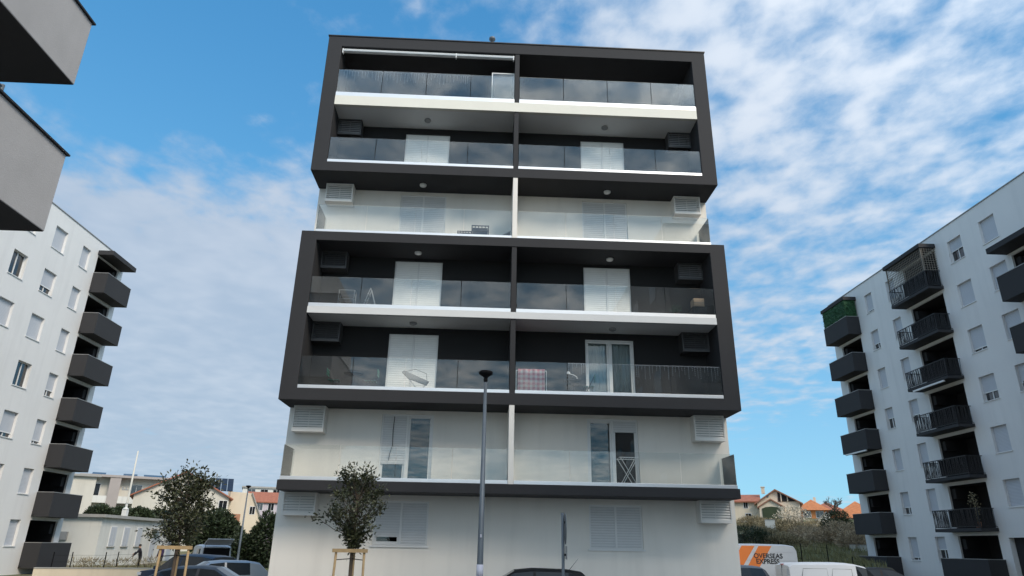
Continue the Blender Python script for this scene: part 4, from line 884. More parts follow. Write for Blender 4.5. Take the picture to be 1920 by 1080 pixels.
def tree_guard(base, label, wd=.74, h=1.93, rz=0, posts=3):
    t = thing('tree_guard', label, 'tree guard', base, rz)
    pts = [(-wd/2, -.22), (wd/2, -.22), (0, .42)]
    for x, y in pts: q = MB(); q.tube([(x*1.12, y*1.1, -.02), (x, y, h)], .033, 8); q.build('post', 'wood', t, True, **LOC0)
    for i in range(3):
        (x0, y0), (x1, y1) = pts[i], pts[(i+1) % 3]; d = Vector((x1-x0, y1-y0, 0)); n = Vector((d.y, -d.x, 0)).normalized()*.05; a = Vector((x0, y0, h-.02))-d.normalized()*.09+n; b_ = Vector((x1, y1, h-.02))+d.normalized()*.09+n
        q = MB(); m_ = n.normalized()*.014; q.hexa([a-m_-Vector((0, 0, .045)), b_-m_-Vector((0, 0, .045)), b_+m_-Vector((0, 0, .045)), a+m_-Vector((0, 0, .045)), a-m_+Vector((0, 0, .045)), b_-m_+Vector((0, 0, .045)), b_+m_+Vector((0, 0, .045)), a+m_+Vector((0, 0, .045))]); q.build('crossbar', 'wood', t, **LOC0)
    q = MB(); q.tube([(-wd/2, -.22, h-.25), (0, 0, h-.22), (wd/2, -.22, h-.25)], .012, 5); q.build('tie', 'black', t, **LOC0)
p = at(658, 1050, 20.0); base = (p.x, p.y, .005)
young_tree(base, 3.9, [(2.0, .08), (2.3, .34), (2.6, .57), (2.95, .74), (3.3, .76), (3.6, .58), (3.85, .35)], 'young leafy tree with staked trunk before the ground-floor shutters', 11, 88, 52, [(-.95, -.1, 2.7), (-.42, 0, 3.8), (-.12, .1, 3.86), (.22, 0, 3.92), (.1, 0, 3.85)])
tree_guard(base, 'timber tree guard around the tree in front of the white wall')
p = at(327, 1050, 22.0); base = (p.x, p.y, .005)
young_tree(base, 3.95, [(2.05, .2), (2.3, .48), (2.6, .62), (2.95, .68), (3.3, .62), (3.6, .48), (3.85, .25)], 'young dark-leaved tree standing over the dark grey saloon', 23, 88, 60, [(.55, .1, 3.72), (.5, 0, 3.65), (-.75, 0, 2.25), (-.6, 0, 2.12), (.68, 0, 3.55), (-.78, 0, 3.3)])
tree_guard(base, 'timber tree guard around the tree before the dark grey saloon', .70, 1.93, R(12))
def bush(name, label, centers, n, ln, wd, mt, seed, base=None, trunk=None, group=None, cat='bush'):
    rnd = random.Random(seed); c0 = centers[0][0]; z0 = H(c0[0], c0[1]); t = thing(name, label, cat, (c0[0], c0[1], z0), 0, group)
    q = MB(); tot = sum(r[0]*r[1]*r[2] for _, r in centers)
    for c, r in centers:
        k = int(n*(r[0]*r[1]*r[2])/tot)
        lumps = [Vector((rnd.gauss(0, 1), rnd.gauss(0, 1), rnd.gauss(0, 1))).normalized() for _ in range(14)]
        for _ in range(k):
            d = Vector((rnd.gauss(0, 1), rnd.gauss(0, 1), rnd.gauss(0, 1))).normalized(); f = .72+.30*max(d.dot(l)**5 if d.dot(l) > 0 else 0 for l in lumps); rr = rnd.uniform(.35, 1)**.45*f
            p = Vector(c)+Vector((d.x*r[0], d.y*r[1], d.z*r[2]))*rr
            if p.z < H(p.x, p.y)-.05: continue
            leaf(q, p, d+Vector((rnd.uniform(-1, 1), rnd.uniform(-1, 1), rnd.uniform(-.6, 1))), ln*rnd.uniform(.6, 1.3), wd*rnd.uniform(.7, 1.3), rnd)
    q.build('foliage', mt, t)
    q = MB()
    for c, r in centers[:3]:
        for k in range(4):
            a = rnd.uniform(0, 6.28); q.tube([(c[0]+.1*math.cos(a), c[1]+.1*math.sin(a), H(c[0], c[1])-.1), (c[0]+r[0]*.4*math.cos(a), c[1]+r[1]*.4*math.sin(a), c[2]+r[2]*.3)], [.05, .015], 5)
    q.build('stem', 'bark', t)
    return t
# left-hand greenery
p = at(405, 985, 72); bush('round_bush', 'big round dark evergreen bush behind the white people carrier', [((p.x, p.y, 2.6), (2.6, 2.0, 2.4)), ((p.x-1.6, p.y+.5, 3.2), (1.6, 1.6, 1.6)), ((p.x+1.5, p.y, 1.8), (1.7, 1.6, 2.0))], 14000, .32, .16, 'leaf_pine', 3)
p = at(490, 1000, 66); bush('tall_shrub', 'dark shrub rising beside the plain flank of the white building', [((p.x+.5, p.y, 2.2), (1.5, 1.4, 2.4)), ((p.x-1.2, p.y, 1.2), (1.5, 1.3, 1.4))], 8000, .3, .14, 'leaf_dark', 4)
p = at(455, 1025, 68); bush('low_shrub', 'low dark shrub at the foot of the far lamp post', [((p.x, p.y, 1.2), (2.0, 1.4, 1.5))], 5000, .3, .14, 'leaf_dark', 5)
for k, px in enumerate((188, 226, 262, 300)):
    p = at(px, 958+k*2, 76+k); bush('hedge_pine', ('dark clipped pine behind the low shed, beside the pale pole', 'dark clipped pine in front of the taupe pier of the flats', 'dark clipped pine behind the shed chimney', 'dark clipped pine beside the cream gabled house')[k], [((p.x, p.y, p.z-.35), (1.25, 1.1, .85)), ((p.x+.6, p.y+.3, p.z-.8), (1.2, 1.0, .9))], 4000, .3, .15, 'leaf_pine', 10+k)
for k, (px, r) in enumerate(((150, 58), (180, 57), (232, 60), (283, 60))):
    p = at(px, 1045, r); bush('weed_clump', ('dry weed clump beside the lowest solid balcony of the left block', 'dry weed clump under the corner of the cream shed', 'dry weed clump below the shuttered shed windows', 'dry weed clump between the two people by the shed')[k], [((p.x, p.y, H(p.x, p.y)+.3), (1.3, .6, .55))], 500, .3, .03, 'leaf_olive', 30+k)
# right-hand brush on the bank
brush = [(1400, 1007, 66, 1.9, 0.90, 'leaf_dark', 'dark green bramble behind the roof of the lettered van'), (1428, 1013, 70, 1.9, 0.72, 'leaf_olive', 'low olive bramble beside the short pale garden wall'), (1447, 1000, 80, 2.0, 0.79, 'leaf_olive', 'olive thicket directly under the porch of the cream house'), (1484, 1005, 78, 2.2, 0.86, 'leaf_olive', 'olive thicket below the pale blossoming shrubs'), (1515, 1012, 72, 2.0, 0.79, 'leaf_brown', 'dry brown bramble below the orange rendered house'), (1545, 1011, 70, 2.0, 0.86, 'leaf_brown', 'dry brown bramble below the grey lean-to'), (1538, 999, 82, 2.2, 0.79, 'leaf_olive', 'olive thicket at the foot of the leafless tree'), (1578, 1005, 70, 2.0, 1.22, 'leaf_brown', 'tall dry brown bramble at the foot of the conical evergreen'), (1603, 1015, 67, 1.6, 0.79, 'leaf_brown', 'dry brown bramble above the low rubble wall'), (1412, 990, 84, 2.0, 0.79, 'leaf_olive', 'olive thicket under the windows of the cream house'), (1468, 1018, 66, 1.8, 0.58, 'leaf_olive', 'low olive bramble between the lettered van and the fence')]
for k, (px, py, r, rx, rz, mt, lab) in enumerate(brush):
    p = at(px, py, r); hz = H(p.x, p.y); z = max(p.z, hz+rz*.5); bush('bramble', lab, [((p.x, p.y, z), (rx, rx*.8, rz)), ((p.x+rx*.4, p.y-.3, (hz+z)/2), (rx*.9, rx*.7, max(rz*.8, (z-hz)*.6)))], 3400, .36, .045, mt, 50+k)
p = at(1572, 984, 76); bush('conical_bush', 'dark conical evergreen rising from the brown brambles', [((p.x, p.y, p.z-.5), (1.9, 1.5, 1.9)), ((p.x, p.y, p.z+.6), (1.0, .9, 1.0))], 4500, .25, .07, 'leaf_dark', 80)
for k, (px, py, r) in enumerate(((1480, 962, 84), (1498, 964, 84), (1470, 976, 83))):
    p = at(px, py, r); bush('blossom_tree', ('pale blossoming shrub below the attic of the cream house', 'pale blossoming shrub beside the orange rendered house', 'low pale blossoming shrub beside the porch of the cream house')[k], [((p.x, p.y, p.z), (1.4, 1.0, .9)), ((p.x+.3, p.y-.2, p.z-1.1), (1.2, .9, .9))], 650, .22, .09, 'blossom', 90+k)
# bare tree
def bare_tree(base, h, label, seed):
    rnd = random.Random(seed); t = thing('bare_tree', label, 'tree', base); q = MB(); tw = MB()
    q.tube([(0, 0, -.1), (.1, 0, h*.3), (0, .1, h*.5)], [.14, .1, .07], 7)
    def grow(p, d, ln, r, lv):
        e = p+d*ln; m_ = p.lerp(e, .5)+Vector((rnd.uniform(-.1, .1), rnd.uniform(-.1, .1), .05))*ln; (q if lv < 2 else tw).tube([p, m_, e], [r, r*.8, r*.5], 4, False)
        if lv < 4:
            for k in range(3 if lv < 3 else 2): nd_ = (d+Vector((rnd.uniform(-1, 1), rnd.uniform(-1, 1), rnd.uniform(-.2, .6)))*.75).normalized(); grow(p.lerp(e, rnd.uniform(.5, 1)), nd_, ln*rnd.uniform(.55, .8), r*.62, lv+1)
    for k in range(6): a = k*1.05; grow(Vector((0, .05, h*rnd.uniform(.35, .5))), Vector((math.cos(a)*.8, math.sin(a)*.8, .75)).normalized(), h*.22, .075, 0)
    q.build('trunk', 'bark', t, True, **LOC0); tag(tw.build('twigs', 'bark', t, **LOC0), kind='stuff')
p = at(1560, 925, 98); bare_tree((p.x, p.y, H(p.x, p.y)), p.z-H(p.x, p.y), 'leafless tree with fine twigs above the orange roofs', 6)
# grass tufts on the bank
rnd = random.Random(77); q = MB()
for k in range(9000):
    px = rnd.uniform(1395, 1660); r = rnd.uniform(50, 74); p = at(px, 1040, r); z = H(p.x, p.y)
    if abs(p.x) < 9 and p.y < 15: continue
    a = rnd.uniform(0, 6.28); h = rnd.uniform(.15, .5); d = Vector((rnd.uniform(-.15, .15), rnd.uniform(-.15, .15), h)); s = Vector((math.cos(a), math.sin(a), 0))*.03; b_ = Vector((p.x, p.y, z-.03)); q.quad(b_-s, b_+s, b_+d)
for k in range(5000):
    px = rnd.uniform(90, 330); r = rnd.uniform(51, 64); p = at(px, 1040, r); z = H(p.x, p.y)
    if p.x < -30.9: continue
    a = rnd.uniform(0, 6.28); h = rnd.uniform(.1, .45); d = Vector((rnd.uniform(-.15, .15), rnd.uniform(-.15, .15), h)); s = Vector((math.cos(a), math.sin(a), 0))*.03; b_ = Vector((p.x, p.y, z-.03)); q.quad(b_-s, b_+s, b_+d)
tag(q.build('grass', 'leaf_grass', None), 'rough olive grass on the bank and verge', 'grass', kind='stuff')
# ================================================================== far houses
def house_root(name, label, px, py, r, zbase=None):
    p = at(px, py, r); az = math.atan2(p.x-CAM[0], p.y-CAM[1]); z = H(p.x, p.y) if zbase is None else zbase
    return thing(name, label, 'house', (p.x, p.y, z-.2), -az), p
def gable(root, x0, x1, y0, y1, z0, ze, zr, wall, roof, along='y', ov=.35, xr=None):
    """gabled volume in root-local metres; ridge along local y or x"""
    q = MB()
    if along == 'y':
        xm = (x0+x1)/2 if xr is None else xr; q.prism([(x0, z0), (x1, z0), (x1, ze), (xm, zr-.12), (x0, ze)], 1, y0, y1)
    else:
        ym = (y0+y1)/2; q.prism([(y0, z0), (y1, z0), (y1, ze), (ym, zr-.12), (y0, ze)], 0, x0, x1)
    wl = q.build('wall', wall, root, **LOC0); q = MB(); t = .14
    if along == 'y':
        for a, s in ((x0, -1), (x1, 1)):
            sl2 = (zr-ze)/abs(a-xm); e = a+s*ov; zE = ze-sl2*ov; q.prism([(e, zE), (xm, zr), (xm, zr-t), (e, zE-t)], 1, y0-ov, y1+ov)
    else:
        sl2 = (zr-ze)/(ym-y0)
        for a, s in ((y0, -1), (y1, 1)): e = a+s*ov; zE = ze-sl2*ov; q.prism([(e, zE), (ym, zr), (ym, zr-t), (e, zE-t)], 0, x0-ov, x1+ov)
    return wl, q.build('roof', roof, root, **LOC0)
def hip(root, x0, x1, y0, y1, z0, ze, zr, wall, roof, ov=.5):
    q = MB(); q.box(x0, x1, y0, y1, z0, ze); w_ = q.build('wall', wall, root, **LOC0); q = MB(); a = min(x1-x0, y1-y0)/2; X0, X1, Y0, Y1 = x0-ov, x1+ov, y0-ov, y1+ov; a += ov
    if X1-X0 > Y1-Y0: r0, r1 = (X0+a, (Y0+Y1)/2, zr), (X1-a, (Y0+Y1)/2, zr)
    else: r0, r1 = ((X0+X1)/2, Y0+a, zr), ((X0+X1)/2, Y1-a, zr)
    c = [(X0, Y0, ze), (X1, Y0, ze), (X1, Y1, ze), (X0, Y1, ze)]
    if X1-X0 > Y1-Y0: q.quad(c[0], c[1], r1, r0); q.quad(c[2], c[3], r0, r1); q.quad(c[1], c[2], r1); q.quad(c[3], c[0], r0)
    else: q.quad(c[0], c[1], r0); q.quad(c[2], c[3], r1); q.quad(c[1], c[2], r1, r0); q.quad(c[3], c[0], r0, r1)
    q.quad(*c); return w_, q.build('roof', roof, root, **LOC0)
def hwin(root, x, z, w_, h, y, mt='dark_pane', fr='white_paint'):
    q = MB(); q.box(x-w_/2-.06, x+w_/2+.06, y-.03, y, z-.06, z+h+.06); f = q.build('window', fr, root, **LOC0)
    q = MB(); q.box(x-w_/2, x-.02, y-.045, y-.031, z, z+h); q.build('pane', mt, f, **LOC0); q = MB(); q.box(x+.02, x+w_/2, y-.045, y-.031, z, z+h); q.build('pane', mt, f, **LOC0)
# cream house with gables on the right
root, p = house_root('cream_house', 'cream house with brown tiled gables above the bank', 1440, 940, 90)
z0 = root.location.z; zz_ = lambda y, r=90: 2.1+(1032-y)*r/1448-z0
gable(root, -1.25, 3.5, 0, 8, 0, zz_(944), zz_(921), 'house_cream', 'tile_brown', xr=.9)
gable(root, -6.5, -1.24, .6, 6.5, 0, zz_(941), zz_(927), 'house_cream', 'tile_red', 'x')
w_, r_ = gable(root, -1.05, 1.6, -1.6, -.01, 0, zz_(953), zz_(940), 'house_cream', 'tile_brown', ov=.2)
q = MB(); q.prism([(-.75, 0.5), (1.3, .5), (1.3, zz_(958)), (.9, zz_(955.5)), (.28, zz_(954.6)), (-.35, zz_(955.5)), (-.75, zz_(958))], 1, -1.66, -1.605); q.build('arched_opening', 'leaf_dark', root, **LOC0)
q = MB(); q.prism([(1.15, zz_(944)), (3.3, zz_(944)), (1.15, zz_(927))], 1, -.06, -.005); a_ = q.build('attic_opening', 'interior', root, **LOC0)
for x in (1.5, 2.2): q = MB(); q.box(x-.06, x+.06, -.12, -.06, zz_(944), zz_(944)+.45+(2.6-x)*.45); q.build('attic_post', 'house_cream', a_, **LOC0)
hwin(root, -2.6, zz_(955), .45, .7, .59); hwin(root, -2.4, zz_(980), .6, .9, .59); hwin(root, -4.3, zz_(955), .5, .7, .59)
q = MB(); q.lathe([(.1, 0), (.16, .0), (.16, .3), (.1, .34), (.02, .36)], (.05, -.006, zz_(937)), 12); q2 = MB(); q2.prism([(math.cos(a)*.16+.0, math.sin(a)*.16+zz_(934)) for a in [k*.524 for k in range(12)]], 1, -.03, -.002); q2.build('round_window', 'dark_pane', root, **LOC0)
q = MB(); q.box(-.65, -.25, 2.0, 2.4, zz_(927), zz_(915)); q.box(-.72, -.18, 1.93, 2.47, zz_(915), zz_(913.5)); q.build('chimney', 'house_cream', r_, off=(0, 0, 0))
# orange roofed houses
root, p = house_root('orange_house', 'orange rendered house with orange hipped roof beside the cream house', 1522, 950, 105); z0 = root.location.z; Z = lambda y, r=105: 2.1+(1034-y)*r/1448-z0
hip(root, -1.8, 1.8, 0, 6, 0, Z(962), Z(941), 'house_orange', 'tile_orange'); hwin(root, .9, Z(975), .9, .8, -.0); hwin(root, -.7, Z(975), .9, .8, -.0)
q = MB(); q.box(.3, .65, 3, 3.4, Z(946), Z(936)); q.build('chimney', 'house_cream', root, **LOC0)
root, p = house_root('orange_house', 'house with low brick-red hipped roof behind the bare tree', 1553, 955, 118); z0 = root.location.z
hip(root, -2.6, 2.2, 0, 7, 0, 2.1+(1034-964)*118/1448-z0, 2.1+(1034-946)*118/1448-z0, 'house_pale', 'tile_red'); hwin(root, 0, 2.1+(1034-976)*118/1448-z0, 1, .9, 0)
root, p = house_root('orange_house', 'house with broad orange hipped roof behind the end of the right-hand block', 1600, 960, 108); z0 = root.location.z; Z = lambda y, r=108: 2.1+(1035-y)*r/1448-z0
hip(root, -2.6, 3.4, 0, 6.5, 0, Z(977), Z(945), 'house_pale', 'tile_orange'); hwin(root, .6, Z(987), 1, .6, 0)
p = at(1537, 985, 88); z = H(p.x, p.y); t = thing('lean_to', 'grey lean-to with sloping roof before the orange house', 'shed', (p.x, p.y, z-.1), -R(25)); hh = p.z-z
q = MB(); q.prism([(-1.4, 0), (1.2, 0), (1.2, hh+1.4), (.9, hh+1.5), (-1.4, hh-.3)], 1, 0, 3); q.build('wall', 'house_white', t, **LOC0); q = MB(); q.prism([(-1.6, hh-.42), (.9, hh+1.52), (.9, hh+1.62), (-1.6, hh-.30)], 1, -.2, 3.2); q.build('roof', 'lamp_grey', t, **LOC0)
# pale walls showing through the brambles
for k, (pa, pb, py, r, lab) in enumerate(((1436, 1455, 996, 77, 'short pale garden wall showing through the brambles'), (1590, 1622, 1008, 66, 'low rubble wall at the foot of the brown brambles'))):
    a, b_ = at(pa, py, r), at(pb, py, r); t = thing('garden_wall', lab, 'wall', (a.x, a.y, H(a.x, a.y))); q = MB(); d = (b_-a); d.z = 0; n = Vector((-d.y, d.x, 0)).normalized()*.2; zb = min(H(a.x, a.y), H(b_.x, b_.y))-.2; zt_ = max(H(a.x, a.y), H(b_.x, b_.y))+(1.3, .35)[k]
    q.hexa([(a.x, a.y, zb), (b_.x, b_.y, zb), (b_.x+n.x, b_.y+n.y, zb), (a.x+n.x, a.y+n.y, zb), (a.x, a.y, zt_), (b_.x, b_.y, zt_), (b_.x+n.x, b_.y+n.y, zt_), (a.x+n.x, a.y+n.y, zt_)]); q.build('masonry', 'house_white', t); q = MB(); a2 = a-n*.15; b2 = b_-n*.15; n2 = n*1.3; q.hexa([(a2.x, a2.y, zt_), (b2.x, b2.y, zt_), (b2.x+n2.x, b2.y+n2.y, zt_), (a2.x+n2.x, a2.y+n2.y, zt_), (a2.x, a2.y, zt_+.06), (b2.x, b2.y, zt_+.06), (b2.x+n2.x, b2.y+n2.y, zt_+.06), (a2.x+n2.x, a2.y+n2.y, zt_+.06)]); q.build('coping', 'concrete', t)
# wire fences
def wire_fence(label, pts, h):
    P = [Vector((a.x, a.y, H(a.x, a.y))) for a in pts]; t = thing('wire_fence', label, 'fence', P[0])
    for v in P: q = MB(); q.tube([v-Vector((0, 0, .1)), v+Vector((0, 0, h))], .035, 6); q.build('post', 'black', t)
    q = MB()
    for a, b_ in zip(P, P[1:]):
        for f in (.25, .55, .85): q.tube([a+Vector((0, 0, h*f)), b_+Vector((0, 0, h*f))], .006, 3, False)
    q.build('wires', 'black', t)
wire_fence('dark posts and wires of the fence along the grassy bank', [at(px, 1040, r) for px, r in ((1420, 56), (1462, 55), (1503, 54), (1552, 54), (1597, 53), (1617, 52))], 1.35)
wire_fence('thin dark fence posts between the low wall and the shed', [at(px, 1045, r) for px, r in ((100, 53.5), (135, 54), (198, 54.5), (221, 57), (262, 58.5))], 1.3)
# low wall on the left
a, b_ = Vector((-27.0, 20.9, 0)), Vector((-20.0, 23.2, 0)); t = thing('low_wall', 'low sandy concrete wall in front of the shed', 'wall', ((a+b_)/2)); d = (b_-a).normalized(); n = Vector((-d.y, d.x, 0))*.3
q = MB(); q.hexa([a+Vector((0, 0, -.2)), b_+Vector((0, 0, -.2)), b_+n+Vector((0, 0, -.2)), a+n+Vector((0, 0, -.2)), a+Vector((0, 0, .42)), b_+Vector((0, 0, .42)), b_+n+Vector((0, 0, .42)), a+n+Vector((0, 0, .42))]); q.build('masonry', 'house_cream', t)
q = MB(); a2, b2, n2 = a-n*.1, b_-n*.1, n*1.2; q.hexa([a2+Vector((0, 0, .421)), b2+Vector((0, 0, .421)), b2+n2+Vector((0, 0, .421)), a2+n2+Vector((0, 0, .421)), a2+Vector((0, 0, .48)), b2+Vector((0, 0, .48)), b2+n2+Vector((0, 0, .48)), a2+n2+Vector((0, 0, .48))]); q.build('coping', 'concrete', t)
# low flat roofed shed on the left, axis-aligned, corner at (-31.2, 35.5)
SX, SY = -31.2, 35.5
t = thing('flat_roofed_shed', 'low cream flat-roofed building with three blue-grey shuttered windows', 'shed', (-36, 41, 0))
bx('wall', 'house_white', t, -41, SX, SY, 50.5, -.2, 3.72)
bx('roof', 'concrete', t, -41.3, SX+.35, SY-.35, 50.8, 3.721, 3.95)
def onx(px, py, X):
    d = F_ + R_*((px-960)/FPX) + U_*((540-py)/FPX); k = (X-CAM[0])/d.x; return Vector(CAM)+d*k
for px in (211, 236, 260):
    a = onx(px, 1003, SX); bx('window', 'white_paint', t, SX-.01, SX+.03, a.y-.52, a.y+.52, 1.55, 3.1)
    w_ = t.children[-1]
    for s in (-1, 1): q = MB(); q.box(SX+.031, SX+.06, min(a.y+s*.02, a.y+s*.46), max(a.y+s*.02, a.y+s*.46), 1.62, 3.04); q.build('shutter', 'shutter_pale', w_)
    q = MB(); q.box(SX, SX+.12, a.y-.6, a.y+.6, 1.48, 1.549); q.build('sill', 'concrete', w_)
for px in (286, 318):
    a = onx(px, 1015, SX); bx('door', 'shutter_pale', t, SX-.01, SX+.05, a.y-.5, a.y+.5, .25, 2.35)
    q = MB(); q.box(SX+.051, SX+.1, a.y+.3, a.y+.36, 1.2, 1.3); q.build('handle', 'plastic', t.children[-1]); bx('door_hood', 'concrete', t, SX-.01, SX+.7, a.y-.7, a.y+.7, 2.95, 3.05)
bx('fuse_box', 'lamp_grey', t, -34.6, -33.6, SY-.22, SY-.01, 2.0, 2.6)
q = MB(); q.box(-33, -32.6, 42.0, 42.4, 3.951, 4.6); q.lathe([(.25, 4.6), (.28, 4.65), (.1, 4.8), (.1, 5.1), (.16, 5.15)], (-32.8, 42.2, 0), 10); q.build('chimney', 'house_white', t)
# pale pole
b = (-38.8+1.5, 51.5, H(-37.3, 51.5)); t = thing('utility_pole', 'tall pale pole with two bracket arms behind the low shed', 'pole', b); zt_ = at(196, 840, 82.5).z-b[2]
q = MB(); q.tube([(0, 0, 0), (0, 0, zt_)], [.13, .07], 10); q.build('mast', 'house_pale', t, True, **LOC0)
for f in (.42, .62): q = MB(); q.box(-.8, .15, -.05, .05, zt_*f, zt_*f+.08); q.tube([(-.75, 0, zt_*f+.08), (-.75, 0, zt_*f+.35)], .06, 6); q.tube([(-.4, 0, zt_*f+.08), (-.4, 0, zt_*f+.3)], .05, 6); q.build('bracket_arm', 'lamp_grey', t, **LOC0)
# tall plain stair tower
root, p = house_root('stair_tower', 'plain pale tower with flat overhanging roof behind the pole', 138, 892, 88); z0 = root.location.z
q = MB(); q.box(-2.6, 2.2, 0, 5, 0, p.z-z0); q.build('wall', 'house_pale', root, **LOC0); q = MB(); q.box(-2.9, 2.6, -.4, 5.3, p.z-z0+.001, p.z-z0+.22); q.build('roof', 'concrete', root, **LOC0); hwin(root, -1.2, 3.2, .8, 1.0, 0)
# terraced flats with balconies
root, p = house_root('terraced_flats', 'pale flats with taupe pier and white balcony fronts beyond the pine row', 236, 906, 108); z0 = root.location.z; k = 108/1448; Z = lambda y: 2.1+(1011-y)*k-z0
q = MB(); q.box(-5.4, 6.5, 1.2, 8, 0, Z(907)); q.build('wall', 'house_pale', root, **LOC0)
q = MB(); q.box(-5.5, 6.6, -.3, 8.2, Z(907)+.001, Z(903)); q.build('roof', 'house_taupe', root, **LOC0)
q = MB(); q.box(-1.9, -.6, -.2, 1.2, 0, Z(907)); q.build('pier', 'house_taupe', root, **LOC0)
q = MB(); q.box(5.9, 6.5, -.2, 1.2, 0, Z(907)); q.build('pier', 'house_taupe', root, **LOC0)
for a, b_ in ((-5.4, -1.92), (-.58, 5.88)): q = MB(); q.box(a, b_, -.15, .0, Z(951), Z(939)); q.box(a, b_, 0, 1.199, Z(951), Z(950)); q.build('balcony', 'house_white', root, **LOC0)
for x in (-3.6, 1.4, 3.9): hwin(root, x, Z(938), 1.3, 1.5, 1.199)
q = MB(); q.box(-5.3, -4.3, .2, .35, Z(931), Z(914)); q.build('awning', 'house_orange', root, **LOC0)
for a, b_ in ((-4.2, -2.6), (-.5, 1.2), (2.0, 4.8)): q = MB(); q.hexa([(a, 1, Z(903)+.02), (b_, 1, Z(903)+.02), (b_, 2.2, Z(903)+.35), (a, 2.2, Z(903)+.35), (a, 1, Z(903)+.08), (b_, 1, Z(903)+.08), (b_, 2.2, Z(903)+.42), (a, 2.2, Z(903)+.42)]); q.build('solar_panel', 'solar', root, **LOC0)
# gabled house behind the tree with panels
root, p = house_root('gabled_house', 'cream gabled house with red tiled roof and tilted solar panels', 345, 890, 94); z0 = root.location.z; k = 94/1448; Z = lambda y: 2.1+(1013-y)*k-z0; X = lambda px: (px-345)/15.6
w_, r_ = gable(root, X(268), X(432), 0, 9, 0, Z(934), Z(891), 'house_pale', 'tile_red', ov=.45)
for s in range(4):
    a = X(392)+s*.72; q = MB(); q.hexa([(a, .2, Z(924)), (a+.66, .2, Z(924)), (a+.66, 1.5, Z(900)), (a, 1.5, Z(900)), (a, .15, Z(923)), (a+.66, .15, Z(923)), (a+.66, 1.45, Z(899)), (a, 1.45, Z(899))]); q.build('solar_panel', 'solar', r_, off=(0, 0, 0))
q = MB(); q.tube([(X(395), 1.3, Z(935)), (X(395), 1.3, Z(902))], .04, 5); q.tube([(X(433), 1.3, Z(940)), (X(433), 1.3, Z(902))], .04, 5); q.build('panel_stand', 'galv', r_, off=(0, 0, 0))
for px, py in ((422, 960),): hwin(root, X(px), Z(py), .9, 1.2, 0)
q = MB(); q.box(X(425), X(455), -1.2, -.01, Z(985), Z(965)); q.build('balcony', 'house_orange' if False else 'terracotta', root, **LOC0)
root, p = house_root('cream_annexe', 'tall plain cream house wall beside the far lamp post', 452, 930, 97); z0 = root.location.z; Z = lambda y: 2.1+(1014-y)*97/1448-z0
q = MB(); q.prism([(-1.6, 0), (2.7, 0), (2.7, Z(972)), (1.3, Z(927)), (-1.6, Z(925))], 1, 0, 7); q.build('wall', 'house_cream', root, **LOC0); q = MB(); q.prism([(1.28, Z(927)+.02), (2.85, Z(976)), (2.95, Z(975)), (1.36, Z(925))], 1, -.3, 7.3); q.build('roof', 'concrete', root, **LOC0); hwin(root, 1.6, Z(965), .6, .9, 0)
root, p = house_root('lilac_house', 'lilac house with straight red tiled roof far behind the shrubs', 497, 930, 128); z0 = root.location.z; Z = lambda y: 2.1+(1015-y)*128/1448-z0
gable(root, -2.6, 6, 0, 8, 0, Z(941), Z(922), 'house_lilac', 'tile_red', 'x', ov=.4); hwin(root, -.6, Z(958), .9, 1.1, 0); hwin(root, 1.2, Z(958), .9, 1.1, 0)
root, p = house_root('white_flats', 'white flat-roofed flats showing above the lilac house roof', 490, 918, 150); z0 = root.location.z; Z = lambda y: 2.1+(1015-y)*150/1448-z0
q = MB(); q.box(-3.5, 7, 0, 8, 0, Z(918)); q.build('wall', 'house_white', root, **LOC0); q = MB(); q.box(-3.7, 7.2, -.3, 8.2, Z(918)+.001, Z(915)); q.build('roof', 'concrete', root, **LOC0)
for x in (-1.8, .6, 3.0): hwin(root, x, Z(925), 1.4, .5, 0)
# stack of sandstone blocks
p = at(425, 1055, 44); t = thing('stone_heap', 'heap of tan stone slabs between the white people carrier and the silver hatchback', 'stones', (p.x, p.y, 0)); rnd = random.Random(5)
for i in range(5):
    for j in range(5-i//2):
        q = MB(); x = (j-2)*.42+rnd.uniform(-.06, .06)+(i % 2)*.2; z = .02+i*.19; q.box(x-.2, x+.2, -.3+rnd.uniform(-.08, .08), .3+rnd.uniform(-.08, .08), z, z+.185); q.build('slab', 'house_cream', t, bev=.02, **LOC0)
# ================================================================== people
def person(base, rz, label, joints, edges, radii, mats, tool=None):
    """one continuous skinned body; mats(co) -> slot index"""
    me = bpy.data.meshes.new('person'); me.from_pydata(joints, edges, []); o = bpy.data.objects.new('person', me); COL.objects.link(o)
    o.modifiers.new('skin', 'SKIN'); sv = me.skin_vertices[0].data
    for i, r in enumerate(radii): sv[i].radius = (r, r) if not isinstance(r, tuple) else r
    sv[0].use_root = True; s = o.modifiers.new('sub', 'SUBSURF'); s.levels = 2; s.render_levels = 2
    dg = bpy.context.evaluated_depsgraph_get(); m2 = bpy.data.meshes.new_from_object(o.evaluated_get(dg)); bpy.data.objects.remove(o)
    for n in mats[0]: m2.materials.append(M[n])
    for pl in m2.polygons: pl.use_smooth = True; pl.material_index = mats[1](pl.center)
    o = newobj('person', m2, None); o.location = base; o.rotation_euler = (0, 0, rz); tag(o, label, 'person'); return o
